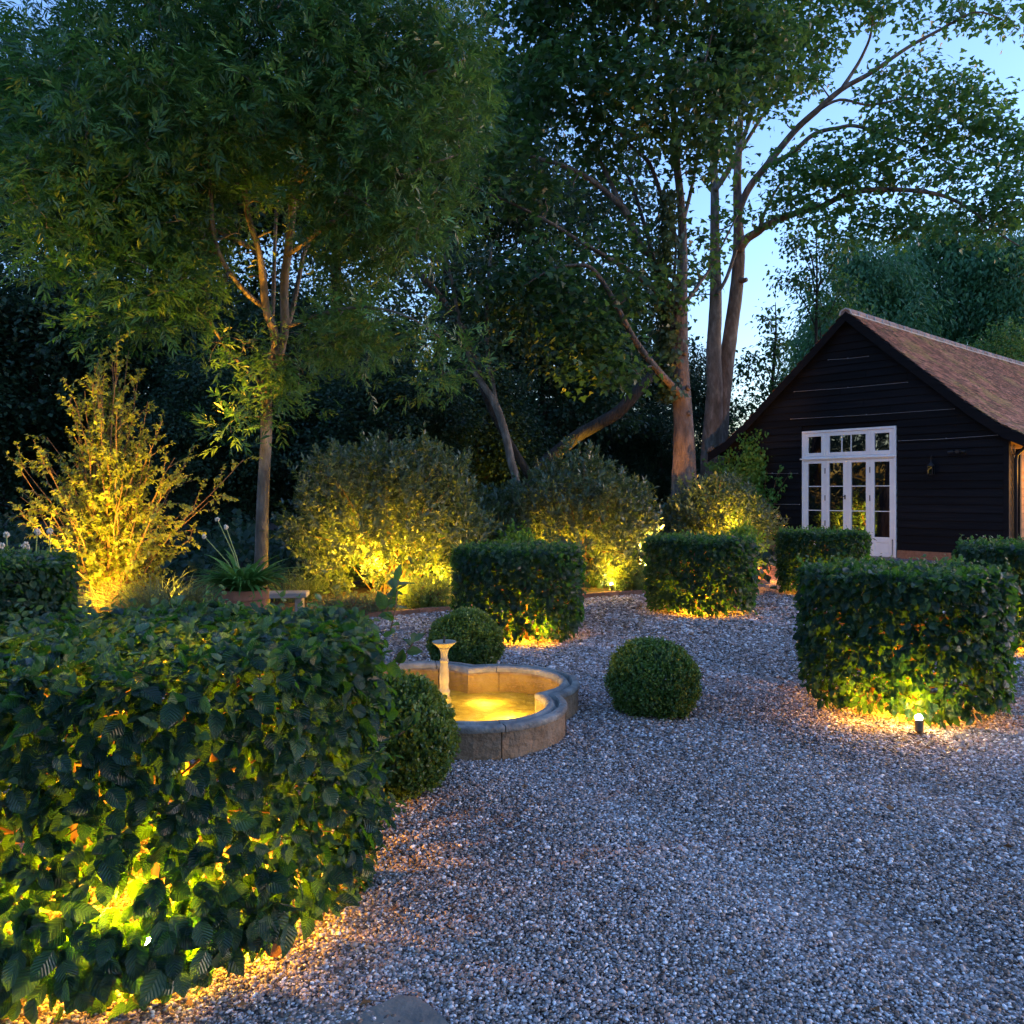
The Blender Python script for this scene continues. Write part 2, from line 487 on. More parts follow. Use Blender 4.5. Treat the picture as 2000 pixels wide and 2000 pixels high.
def tpl_blade(nseg=5, w=.03, droop=.6):
    V, F = [], []
    for i in range(nseg + 1):
        t = i / nseg
        ww = w * (1 - t ** 2.2) + .001
        y = math.sin(t * droop * 1.6) / (droop * 1.6) if droop > 0 else t
        z = -(1 - math.cos(t * droop * 1.6)) / (droop * 1.6) if droop > 0 else 0
        V += [(-ww, y, z + ww * .5), (0, y, z), (ww, y, z + ww * .5)]
    for i in range(nseg):
        a = i * 3
        F += [(a, a + 1, a + 4, a + 3), (a + 1, a + 2, a + 5, a + 4)]
    V = np.array(V)
    return V, np.array(F), np.stack([np.tile([0, .5, 1], nseg + 1), np.repeat(np.linspace(0, 1, nseg + 1), 3)], 1)


T_HORN, T_LEAF, T_NARROW, T_ASH, T_MAPLE = tpl_hornbeam(), tpl_simple(.32), tpl_simple(.15, .1, .04), tpl_ash(), tpl_maple()
T_OVAL = tpl_simple(.2, .12, .05)
T_ROUND = tpl_simple(.42, .1, .1)


def unit(a):
    return a / np.maximum(np.linalg.norm(a, axis=1, keepdims=True), 1e-9)


def scatter(tpl, pos, dirs, nrm, size, tint):
    """leaf k: base at pos[k], axis dirs[k], face nrm[k]"""
    V, F, UV = tpl
    n, k = len(pos), len(V)
    Y = unit(np.asarray(dirs, float))
    Z = np.asarray(nrm, float)
    Z = unit(Z - (Z * Y).sum(1, keepdims=True) * Y)
    X = np.cross(Y, Z)
    R = np.stack([X, Y, Z], 2)                       # columns
    W = np.einsum('nij,kj->nki', R, V) * np.asarray(size)[:, None, None] + np.asarray(pos)[:, None, :]
    FF = (F[None] + (np.arange(n) * k)[:, None, None]).reshape(-1, F.shape[1])
    return W.reshape(-1, 3), FF, np.tile(UV, (n, 1)), np.repeat(np.asarray(tint), k)


def join(parts):
    vs, fs, us, ts, b = [], [], [], [], 0
    for v, f, u, t in parts:
        vs.append(v); fs.append(f + b); us.append(u); ts.append(t); b += len(v)
    return np.concatenate(vs), np.concatenate(fs), np.concatenate(us), np.concatenate(ts)


def rnd_dir(n):
    return unit(rng.normal(size=(n, 3)))


# ---------------------------------------------------------------- camera, world, light
cam = bpy.data.cameras.new('camera')
cam.sensor_width = 36.0
cam.lens = 36.0 * F0 / 2000.0
cam.shift_y = -35.0 / 2000.0
cam.clip_end = 2000
cam.clip_start = 0.05
co = bpy.data.objects.new('camera', cam)
co.location = (0, 0, H0)
co.rotation_euler = (PI / 2, 0, 0)
C.objects.link(co)
S.camera = co

SUN_EL, SUN_ROT = math.radians(2.0), math.radians(80)
w = bpy.data.worlds.new('World')
S.world = w
w.use_nodes = True
nt = w.node_tree
bg = next(n for n in nt.nodes if n.type == 'BACKGROUND')
sky = nt.nodes.new('ShaderNodeTexSky')
sky.sky_type = 'NISHITA'
sky.sun_disc = False
sky.sun_elevation = SUN_EL
sky.sun_rotation = SUN_ROT
sky.air_density = 1.0
sky.dust_density = 1.0
sky.ozone_density = 2.2
mulc = nt.nodes.new('ShaderNodeMix'); mulc.data_type = 'RGBA'; mulc.blend_type = 'MULTIPLY'
mulc.inputs[0].default_value = 1.0
mulc.inputs[7].default_value = (.77, .84, 1.16, 1)      # camera balanced for tungsten light
nt.links.new(sky.outputs[0], mulc.inputs[6])
nt.links.new(mulc.outputs[2], bg.inputs[0])
bg.inputs[1].default_value = 0.14

sl = bpy.data.lights.new('dusk_sun', 'SUN')
sl.energy = 0.12
sl.angle = math.radians(25)
sl.color = (.75, .85, 1.0)
so = bpy.data.objects.new('dusk_sun', sl)
sd = Vector((math.sin(SUN_ROT) * math.cos(SUN_EL), math.cos(SUN_ROT) * math.cos(SUN_EL), math.sin(SUN_EL)))
so.rotation_euler = sd.to_track_quat('Z', 'Y').to_euler()
so.location = sd * 60
C.objects.link(so)

AMBER = (1.0, .40, .01)
GOLD = (1.0, .54, .03)


def lamp(loc, watts, size=0.03, c=AMBER, aim=None, cone=70, blend=.6):
    l = bpy.data.lights.new('garden_or_fill_light', 'SPOT' if aim is not None else 'POINT')
    l.energy = watts
    l.color = c
    l.shadow_soft_size = size
    o = bpy.data.objects.new('garden_or_fill_light', l)
    o.location = loc
    if aim is not None:
        l.spot_size = math.radians(cone)
        l.spot_blend = blend
        o.rotation_euler = (Vector(aim) - Vector(loc)).to_track_quat('-Z', 'Y').to_euler()
    C.objects.link(o)
    return o


def spotlight(loc, aim, label, h=0.16):
    """ground-spike spotlight: stem, cylindrical hood, lens"""
    loc = Vector(loc)
    t = thing('garden_spotlight', label, 'garden light', (loc.x, loc.y, 0), 0, 'spotlights in the garden')
    a = MB(); a.tube([(0, 0, 0), (0, 0, h - .055)], [.012, .012], 8)
    a.lathe([(.03, 0), (.03, .012), (.014, .02)], 12)
    a.build('stem', M['bronze'], t)
    d = (Vector(aim) - Vector((loc.x, loc.y, h))).normalized()
    c0 = Vector((0, 0, h - .03))
    b = MB()
    prof = [(-.045, .014), (-.04, .024), (.0, .027), (.028, .028), (.03, .024)]
    b.tube([c0 + d * p for p, r in prof], [r for p, r in prof], 14, cap=True)
    b.build('hood', M['bronze'], t, smooth=False)
    g = MB()
    g.lathe([(.002, -.022), (.016, -.016), (.023, 0), (.016, .016), (.002, .022)], 12, c0 + d * .046)
    g.build('lens', M['bulb'], t)
    return t


# ---------------------------------------------------------------- ground
def sheet(name, pts, z, mat):
    mb = MB()
    mb.add([(p[0], p[1], z) for p in pts], [tuple(range(len(pts)))])
    o = mb.build(name, mat)
    return tag(o, kind='structure')


sheet('ground', [(-300, -100), (300, -100), (300, 500), (-300, 500)], -0.012, M['earth'])
# edge of the gravel court along the planting bed at the back
EDGE = [ground_at(-900, 8.6), ground_at(250, 9.4), ground_at(640, 10.0), ground_at(880, 10.85), ground_at(1150, 12.3), ground_at(1260, 12.75), ground_at(1500, 14.3)]
EDGE = [Vector((-30, 3.0, 0))] + EDGE + [Vector((6.15, 20.6, 0))]
gp = [(p.x, p.y) for p in EDGE] + [(40, 20.6), (40, -6), (-30, -6)]
sheet('gravel', gp, 0.0, M['gravel'])
bedp = [(p.x, p.y) for p in EDGE] + [(5.5, 24), (-30, 24)]
mb = MB()
mb.add([(x, y, 0.03) for x, y in bedp], [tuple(reversed(range(len(bedp))))])
tag(mb.build('planting_bed', M['soil']), kind='structure')


# pebbles as real stones near the camera
def ico():
    t = (1 + 5 ** .5) / 2
    v = np.array([(-1, t, 0), (1, t, 0), (-1, -t, 0), (1, -t, 0), (0, -1, t), (0, 1, t), (0, -1, -t), (0, 1, -t), (t, 0, -1), (t, 0, 1), (-t, 0, -1), (-t, 0, 1)], float)
    v /= np.linalg.norm(v[0])
    f = np.array([(0, 11, 5), (0, 5, 1), (0, 1, 7), (0, 7, 10), (0, 10, 11), (1, 5, 9), (5, 11, 4), (11, 10, 2), (10, 7, 6), (7, 1, 8),
                  (3, 9, 4), (3, 4, 2), (3, 2, 6), (3, 6, 8), (3, 8, 9), (4, 9, 5), (2, 4, 11), (6, 2, 10), (8, 6, 7), (9, 8, 1)])
    return v, f


DRUMS = [  # x, y, radius, height
    (-1.38, 3.22, .86, 1.0), (.06, 8.9, .70, .97), (2.47, 10.75, .71, .97), (4.85, 12.8, .68, .96),
    (2.84, 5.97, .70, 1.0), (5.30, 8.3, .72, 1.03), (-4.42, 6.6, .80, 1.02)]
POND = Vector((-.470, 5.68, 0))


def pebbles():
    bands = [(1.9, 3.4, 23000, .0046), (3.4, 4.8, 18000, .0052), (4.8, 6.8, 11000, .0064), (6.8, 9.0, 6000, .0084), (9.0, 12.5, 2400, .0113)]
    ps, ss = [], []
    for d0, d1, dens, s in bands:
        x0, x1 = -.66 * d1 - 1.1, .66 * d1 + 1.1
        n = int((x1 - x0) * (d1 - d0) * dens)
        p = np.stack([rng.uniform(x0, x1, n), rng.uniform(d0, d1, n)], 1)
        k = (np.abs(p[:, 0]) < .64 * p[:, 1] + .15) | ((np.abs(p[:, 0]) < .64 * p[:, 1] + 1.3) & (p[:, 1] > 2.8))
        k &= ~((p[:, 0] < -.2) & (np.hypot(p[:, 0] + 1.38, p[:, 1] - 3.22) > 1.2) & (p[:, 1] < 5.2) & (p[:, 0] < -1.5))
        k &= np.hypot(p[:, 0] - POND.x, p[:, 1] - POND.y) > .80
        # stay on the gravel side of the bed edge
        ex = np.array([e.x for e in EDGE]); ey = np.array([e.y for e in EDGE])
        k &= p[:, 1] < np.interp(p[:, 0], ex, ey) - .1
        # thin over the sunken slabs
        for (sx, sy, sr) in [(-.30, 2.33, .25), (-.55, 2.42, .16)]:
            k &= ~((np.hypot(p[:, 0] - sx, p[:, 1] - sy) < sr * .8) & (rng.uniform(0, 1, n) < .0))
        p = p[k]
        ps.append(p); ss.append(s * rng.lognormal(0, .28, len(p)))
    p = np.concatenate(ps); s = np.concatenate(ss)
    n = len(p)
    v, f = ico()
    sc = np.stack([s * rng.uniform(1.0, 1.5, n), s * rng.uniform(.75, 1.05, n), s * rng.uniform(.45, .8, n)], 1)
    loc = v[None] * (1 + rng.uniform(-.16, .16, (n, 12, 1)))
    loc = loc * sc[:, None, :]
    # tilt then yaw
    tl = rng.normal(0, .45, n); yw = rng.uniform(0, 2 * PI, n)
    y2 = loc[:, :, 1] * np.cos(tl)[:, None] - loc[:, :, 2] * np.sin(tl)[:, None]
    z2 = loc[:, :, 1] * np.sin(tl)[:, None] + loc[:, :, 2] * np.cos(tl)[:, None]
    x3 = loc[:, :, 0] * np.cos(yw)[:, None] - y2 * np.sin(yw)[:, None]
    y3 = loc[:, :, 0] * np.sin(yw)[:, None] + y2 * np.cos(yw)[:, None]
    und = .006 * np.sin(p[:, 0] * 3.1 + 1) * np.sin(p[:, 1] * 2.7) + .004 * np.sin(p[:, 0] * 7 + p[:, 1] * 5)
    z0 = s * rng.uniform(-.1, 1.0, n) + und + .004
    W = np.stack([x3 + p[:, 0:1], y3 + p[:, 1:2], z2 + z0[:, None]], 2).reshape(-1, 3)
    FF = (f[None] + (np.arange(n) * 12)[:, None, None]).reshape(-1, 3)
    pat = np.sin(p[:, 0] * 1.7 + 1.2 * np.sin(p[:, 1] * .9)) * np.sin(p[:, 1] * 1.3 + .8) + .6 * np.sin(p[:, 0] * 4.1 + p[:, 1] * 2.3)
    tint = np.repeat(rng.uniform(0, 1, n) ** (1 + .28 * pat), 12)
    o = np_mesh('pebbles', W, FF, M['pebble'], tint=tint, smooth=True)
    tag(o, 'loose mixed grey, tan and white pebbles of the gravel court', 'gravel', kind='stuff')


pebbles()


# sunken paving slabs bottom centre
def slab(cx, cy, a, wx, wy, label, z=.012):
    mb = MB()
    n = 28
    vs, fs = [], []
    ring = []
    for k in range(n):
        t = 2 * PI * k / n
        c, s_ = math.cos(t), math.sin(t)
        q = 1 / max(abs(c), abs(s_))
        q = min(q, 1.33)
        ring.append((c * q * wx * random.uniform(.97, 1.02), s_ * q * wy * random.uniform(.97, 1.02)))
    for sc, zz in [(1, -.04), (1, z - .008), (.975, z)]:
        for x, y in ring: vs.append((x * sc, y * sc, zz + random.uniform(-.001, .001)))
    for i in range(2):
        for k in range(n): fs.append((i * n + k, i * n + (k + 1) % n, (i + 1) * n + (k + 1) % n, (i + 1) * n + k))
    fs.append(tuple(2 * n + k for k in range(n)))
    mb.add(vs, fs)
    o = mb.build('paving_slab', M['slab'])
    o.location = (cx, cy, 0)
    o.rotation_euler = (0, 0, a)
    tag(o, label, 'paving slab', 'paving slabs sunk in the gravel')


slab(-.34, 2.27, .70, .2, .2, 'weathered grey paving slab sunk in the gravel, corner showing', .012)
slab(-.58, 2.40, .5, .10, .07, 'smaller paving slab half buried by pebbles beside the front hedge', .010)


# ---------------------------------------------------------------- hornbeam drums
def drum_mesh(R, Hh, n_side, n_top, n_in, seed, L0=.088, skirt=False):
    g = np.random.default_rng(seed)
    parts = []
    # sides
    th = g.uniform(0, 2 * PI, n_side)
    zb = .06 if skirt else .09
    z = zb + .035 * np.sin(th * 5 + seed) + (Hh - zb) * g.uniform(0, 1, n_side) ** .9
    depth = np.abs(g.normal(0, .075, n_side)) + .012 * np.sin(th * 9 + z * 14) + .012
    r = R - depth
    r += (g.uniform(0, 1, n_side) > .93) * g.uniform(0, .06, n_side)
    r -= .05 * np.clip((z - (Hh - .09)) / .09, 0, 1) ** 2
    r -= (.03 if skirt else .05) * np.clip((.28 - z) / .2, 0, 1)
    pos = np.stack([r * np.cos(th), r * np.sin(th), z], 1)
    out = np.stack([np.cos(th), np.sin(th), np.zeros(n_side)], 1)
    tan = np.stack([-np.sin(th), np.cos(th), np.zeros(n_side)], 1)
    d = out * g.uniform(.15, .75, n_side)[:, None] + tan * g.normal(0, .55, n_side)[:, None] + np.array([0, 0, -1.0]) * g.uniform(-.2, 1.0, n_side)[:, None]
    nr = out * .85 + np.array([0, 0, .5]) + g.normal(0, .5, (n_side, 3))
    sz = L0 * (g.uniform(.22, 1.2, n_side) ** .7)
    tt = g.uniform(0, .8, n_side) ** 1.1
    parts.append(scatter(T_HORN, pos, d, nr, sz, tt))
    # top
    rr = R * .985 * np.sqrt(g.uniform(0, 1, n_top)); th = g.uniform(0, 2 * PI, n_top)
    zt = Hh - np.abs(g.normal(0, .035, n_top)) - .05 * np.clip((rr / R - .9) / .1, 0, 1)
    pos = np.stack([rr * np.cos(th), rr * np.sin(th), zt], 1)
    d = np.stack([np.cos(th * 3.7 + rr * 11), np.sin(th * 5.1 + rr * 7), g.uniform(-.3, .5, n_top)], 1) + g.normal(0, .4, (n_top, 3))
    nr = np.array([0, 0, 1.0]) + g.normal(0, .38, (n_top, 3))
    parts.append(scatter(T_HORN, pos, d, nr, L0 * g.uniform(.55, 1.1, n_top), np.clip(g.normal(.5, .22, n_top), 0, 1)))
    # young shoot tips standing out of the clipped face
    for k in range(260):
        a = g.uniform(0, 2 * PI)
        if k < 150:
            q = R * math.sqrt(g.uniform(0, 1)); b = np.array([q * math.cos(a), q * math.sin(a), Hh - .02]); ax = np.array([g.normal(0, .4), g.normal(0, .4), 1.0])
        else:
            b = np.array([R * .97 * math.cos(a), R * .97 * math.sin(a), g.uniform(.2, Hh)]); ax = np.array([math.cos(a), math.sin(a), g.uniform(-.2, .7)])
        ax /= np.linalg.norm(ax)
        m = 5
        p = b + np.outer(np.linspace(0, .075 * g.uniform(.5, 1.5), m), ax)
        dd = ax * .7 + g.normal(0, .6, (m, 3))
        parts.append(scatter(T_HORN, p, dd, np.array([0, 0, 1.0]) + g.normal(0, .5, (m, 3)), L0 * g.uniform(.28, .6, m), g.uniform(.78, 1, m)))
    # sparse leaves inside
    rr = (R - .16) * np.sqrt(g.uniform(.03, 1, n_in)); th = g.uniform(0, 2 * PI, n_in)
    pos = np.stack([rr * np.cos(th), rr * np.sin(th), g.uniform(.22, Hh - .05, n_in)], 1)
    parts.append(scatter(T_HORN, pos, rnd_dir(n_in) + np.array([0, 0, -.4]), rnd_dir(n_in), L0 * g.uniform(.6, 1.1, n_in), g.uniform(0, .7, n_in)))
    if skirt:
        n = 340
        th = g.uniform(-2.75, -.75, n)
        r = R - .03 + g.normal(0, .05, n)
        pos = np.stack([r * np.cos(th), r * np.sin(th), .07 + .17 * g.uniform(0, 1, n) + .05 * np.clip((th + 1.7) / .35, 0, 1)], 1)
        out = np.stack([np.cos(th), np.sin(th), np.zeros(n)], 1)
        parts.append(scatter(T_HORN, pos, out * .3 + g.normal(0, .4, (n, 3)) + np.array([0, 0, -.8]), out + g.normal(0, .35, (n, 3)) + np.array([0, 0, .25]), L0 * g.uniform(.8, 1.3, n), g.uniform(.1, .8, n)))
    return join(parts)


def drum_twigs(R, Hh, seed):
    g = random.Random(seed)
    mb = MB()
    st = random.getstate(); random.seed(seed)
    for k in range(5):
        a = k * 2 * PI / 5 + g.uniform(-.3, .3); q = R * g.uniform(.05, .4)
        b = Vector((q * math.cos(a), q * math.sin(a), 0))
        e = Vector((q * 1.2 * math.cos(a), q * 1.2 * math.sin(a), Hh - .1))
        mb.tube([b, b.lerp(e, .5) + Vector((g.uniform(-.04, .04), g.uniform(-.04, .04), 0)), e], [.022, .016, .008], 7, wob=.1)
        for j in range(15):
            t = g.uniform(.1, .95)
            s0 = b.lerp(e, t)
            a2 = a + g.uniform(-1.3, 1.3)
            e2 = Vector((R * .93 * math.cos(a2), R * .93 * math.sin(a2), min(Hh - .05, max(.14, s0.z + g.uniform(-.1, .3)))))
            m = s0.lerp(e2, .5) + Vector((0, 0, g.uniform(-.04, .07)))
            mb.tube([s0, m, e2], [.006, .0045, .002], 5, cap=False)
    random.setstate(st)
    return mb


drum_fol = {}


def make_drum(i, label, seed):
    x, y, R, Hh = DRUMS[i]
    t = thing('clipped_hedge', label, 'hedge', (x, y, 0), seed * 1.3, 'clipped hornbeam drum hedges on the gravel')
    if i == 0:
        V, F, UV, T = drum_mesh(R, Hh, 7600, 2200, 700, 5, .080, True)
        np_mesh('foliage', V, F, M['hornbeam'], t, UV, T, smooth=True)
        drum_twigs(R, Hh, 3).build('branches', M['twig'], t, smooth=True)
    else:
        key = seed % 2
        if key not in drum_fol:
            V, F, UV, T = drum_mesh(.77, 1.0, 7600, 2400, 700, 20 + key, .076)
            a = np_mesh('foliage', V, F, M['hornbeam'], t, UV, T, smooth=True)
            b = drum_twigs(.77, 1.0, 30 + key).build('branches', M['twig'], t, smooth=True)
            drum_fol[key] = (a, b)
        else:
            for src in drum_fol[key]:
                c = src.copy(); C.objects.link(c); c.parent = t
        t.scale = (R / .77, R / .77, Hh)
    return t


drum_near = make_drum(0, 'big leafy drum hedge filling the lower left corner, nearest the camera', 0)
make_drum(1, 'drum hedge directly behind the stone pond, box ball at its foot', 1)
make_drum(2, 'drum hedge standing alone in the middle of the gravel, gold light at its foot', 2)
make_drum(3, 'drum hedge in front of the white barn doors', 3)
make_drum(4, 'drum hedge on the right with a bare lamp glaring at its foot', 4)
make_drum(5, 'drum hedge cut by the right edge, behind the one with the glaring lamp', 5)
make_drum(6, 'drum hedge at the far left under the pale seed heads', 6)

# a wispy shoot at the shoulder of the near drum
g = np.random.default_rng(3)
parts = []
tw = MB()
for (a0, a1, nn) in [((-.54, 3.62, .93), (-.50, 3.60, 1.17), 9), ((-.50, 3.52, .80), (-.40, 3.50, .95), 6), ((-.60, 3.75, .98), (-.53, 3.72, 1.12), 6), ((-.47, 3.4, .55), (-.40, 3.37, .6), 5)]:
    a0, a1 = np.array(a0), np.array(a1)
    t_ = np.linspace(.15, 1, nn)[:, None]
    p = a0 + (a1 - a0) * t_
    dd = g.normal(0, .7, (nn, 3)) + (a1 - a0) * 3
    parts.append(scatter(T_HORN, p, dd, np.array([0, -.5, 1.0]) + g.normal(0, .4, (nn, 3)), .085 * g.uniform(.6, 1.1, nn), g.uniform(.1, .8, nn)))
    tw = MB(); tw.tube([a0, (a0 + a1) / 2 + .006, a1], [.004, .003, .0015], 5)
    tw.build('shoot', M['twig'], drum_near, origin=(DRUMS[0][0], DRUMS[0][1], 0))
inv = (Matrix.Translation(Vector(DRUMS[0][:2] + (0,))) @ Matrix.Rotation(0, 4, 'Z')).inverted()
V, F, UV, T = join(parts)
np_mesh('shoot_leaves', V, F, M['hornbeam'], drum_near, UV, T, smooth=True, origin=(DRUMS[0][0], DRUMS[0][1], 0))


# ---------------------------------------------------------------- box balls
def ball_mesh(R, Hh, n_sh, seed):
    g = np.random.default_rng(seed)
    u = rnd_dir(n_sh)
    u = u[u[:, 2] > -.75]
    zc = Hh * .44
    bump = 1 + .03 * np.sin(u[:, 0] * 3 + u[:, 1] * 4 + 2) + .04 * np.sin(u[:, 0] * 9 + 1) * np.sin(u[:, 1] * 8) + .03 * np.sin(u[:, 2] * 11 + u[:, 0] * 5) + g.normal(0, .025, len(u))
    base = u * np.array([R, R, Hh * .56]) * bump[:, None] * .93
    base[:, 2] += zc
    base[:, 2] = np.maximum(base[:, 2], .02)
    ax = unit(u + np.array([0, 0, .55]) + g.normal(0, .3, u.shape))
    parts = []
    m = 12
    for j in range(m):
        t = j / (m - 1)
        n = len(u)
        p = base + ax * (-.025 + .055 * t) + g.normal(0, .004, base.shape)
        d = ax * (.3 + .6 * t) + g.normal(0, .6, base.shape)
        nr = ax + g.normal(0, .5, base.shape)
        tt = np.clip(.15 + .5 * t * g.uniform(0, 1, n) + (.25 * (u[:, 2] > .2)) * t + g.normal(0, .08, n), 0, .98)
        parts.append(scatter(T_ROUND, p, d, nr, .0195 * g.uniform(.7, 1.15, n), tt))
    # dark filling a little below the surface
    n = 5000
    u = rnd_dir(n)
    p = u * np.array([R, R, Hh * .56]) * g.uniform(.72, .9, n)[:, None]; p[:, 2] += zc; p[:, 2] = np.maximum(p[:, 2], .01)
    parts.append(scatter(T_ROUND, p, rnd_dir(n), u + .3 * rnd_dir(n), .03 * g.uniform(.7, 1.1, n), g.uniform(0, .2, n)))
    return join(parts)


V, F, UV, T = ball_mesh(.33, .51, 3400, 9)
BALLS = [(1.0, 5.80, .97, 1.0, 'round clipped box ball standing free on the gravel right of the pond'),
         (-.405, 7.15, .95, 1.05, 'box ball behind the pond, against the drum hedge'),
         (-.63, 4.33, 1.0, 1.13, 'box ball half hidden between the front hedge and the pond wall')]
first = None
for i, (x, y, sx, sz, lab) in enumerate(BALLS):
    t = thing('box_ball', lab, 'box ball', (x, y, 0), i * 2.1, 'clipped box balls round the pond')
    if first is None:
        first = np_mesh('foliage', V, F, M['box'], t, UV, T)
        mb = MB(); mb.tube([(0, 0, 0), (0, 0, .1), (.01, 0, .28)], [.02, .018, .01], 8)
        stem0 = mb.build('stem', M['twig'], t)
    else:
        for src in (first, stem0):
            c = src.copy(); C.objects.link(c); c.parent = t
    t.scale = (sx * (1.0, 1.05, .97)[i], sx * (.96, 1.0, 1.03)[i], sz)

# ---------------------------------------------------------------- quatrefoil pond
CL = .42
ROT0 = math.radians(-12)


def qf(a, th):
    best = 0
    for k in range(4):
        ph = PI / 4 + k * PI / 2 + ROT0
        dl = (th - ph + PI) % (2 * PI) - PI
        q = a * a - (CL * math.sin(dl)) ** 2
        if abs(dl) <= PI / 4 + 1e-6 and q > 0:
            best = max(best, CL * math.cos(dl) + math.sqrt(q))
    return best


pond = thing('stone_pond', 'low quatrefoil stone pond basin with moulded rim, lit from within', 'pond', POND)
wall_prof = [(.548, -.02), (.55, .02), (.55, .165), (.431, .165), (.431, -.02)]
cop_prof = [(.56 - (.56 - a_) * .8, z_) for a_, z_ in [(.552, .166), (.560, .178), (.558, .196), (.548, .204), (.500, .206), (.494, .19), (.488, .176), (.478, .172), (.470, .180), (.462, .196), (.450, .207), (.432, .211), (.414, .207), (.402, .197), (.396, .184), (.396, .166)]]
joints = [math.radians(a) for a in (-66, -28, 22, 62, 98, 140, 186, 232)]
joints.append(joints[0] + 2 * PI)


def ring_block(prof, a0, a1, name, mat, jit):
    n = max(6, int((a1 - a0) / math.radians(3)))
    g_ = 0.004
    vs, fs = [], []
    m = len(prof)
    ths = [a0 + g_ + (a1 - a0 - 2 * g_) * i / n for i in range(n + 1)]
    for k in range(4):                                  # keep the cusps sharp
        c_ = ROT0 + k * PI / 2
        for off in (-2 * PI, 0, 2 * PI):
            if a0 + .02 < c_ + off < a1 - .02: ths.append(c_ + off)
    ths.sort()
    n = len(ths) - 1
    for i, th in enumerate(ths):
        for (a, z) in prof:
            r = qf(a, th) + random.uniform(-jit, jit)
            vs.append((r * math.cos(th), r * math.sin(th), z + random.uniform(-jit, jit) * .7))
    for i in range(n):
        for j in range(m):
            j2 = (j + 1) % m
            fs.append((i * m + j, i * m + j2, (i + 1) * m + j2, (i + 1) * m + j))
    fs.append(tuple(range(m))); fs.append(tuple(n * m + j for j in range(m - 1, -1, -1)))
    mb = MB(); mb.add(vs, fs)
    return mb.build(name, mat, pond, smooth=False)


for i in range(8):
    ring_block(wall_prof, joints[i], joints[i + 1], 'wall_block', M['pond_wall'], .003)
    o = ring_block(cop_prof, joints[i] + .02, joints[i + 1] + .02, 'coping_block', M['stone'], .0016)
    for p in o.data.polygons: p.use_smooth = True
    o.modifiers.new('edges', 'EDGE_SPLIT').split_angle = math.radians(50)


def qdisc(a, z, name, mat, parent=None, n=96):
    mb = MB()
    ths = sorted([2 * PI * i / n for i in range(n)] + [(ROT0 + k * PI / 2) % (2 * PI) for k in range(4)])
    vs = [(0, 0, z)] + [(qf(a, t) * math.cos(t), qf(a, t) * math.sin(t), z) for t in ths]
    m = len(ths)
    mb.add(vs, [(0, 1 + i, 1 + (i + 1) % m) for i in range(m)])
    return mb.build(name, mat, parent)


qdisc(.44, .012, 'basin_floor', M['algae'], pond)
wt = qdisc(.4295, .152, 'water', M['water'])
wt.location = POND
wt.scale = (1.05, 1.05, 1)
pond.scale = (1.05, 1.05, 1)
tag(wt, kind='structure')

ped = thing('pedestal_fountain', 'slender pale stone pedestal fountain with a shallow bowl, rising from the pond', 'fountain', POND + Vector((.0, .0, .012)))
mb = MB()
mb.lathe([(.058, 0), (.058, .075), (.05, .085), (.046, .10), (.05, .112), (.047, .125), (.036, .135), (.037, .16), (.041, .165), (.041, .175), (.033, .185), (.029, .21), (.034, .25),
          (.031, .29), (.026, .36), (.0265, .375), (.031, .38), (.031, .39), (.025, .397), (.024, .42), (.027, .445), (.036, .468), (.04, .475)], 28)
mb.build('column', M['pale_stone'], ped, smooth=True)
mb = MB()
mb.lathe([(.036, .474), (.052, .482), (.06, .492), (.074, .5), (.078, .507), (.084, .511), (.083, .517), (.07, .513), (.03, .507), (.0, .506)], 32)
mb.build('bowl', M['pale_stone'], ped, smooth=True)
mb = MB()
mb.lathe([(.008, .506), (.008, .54), (.0055, .545), (.0055, .555)], 10)
mb.build('nozzle', M['bronze'], ped)


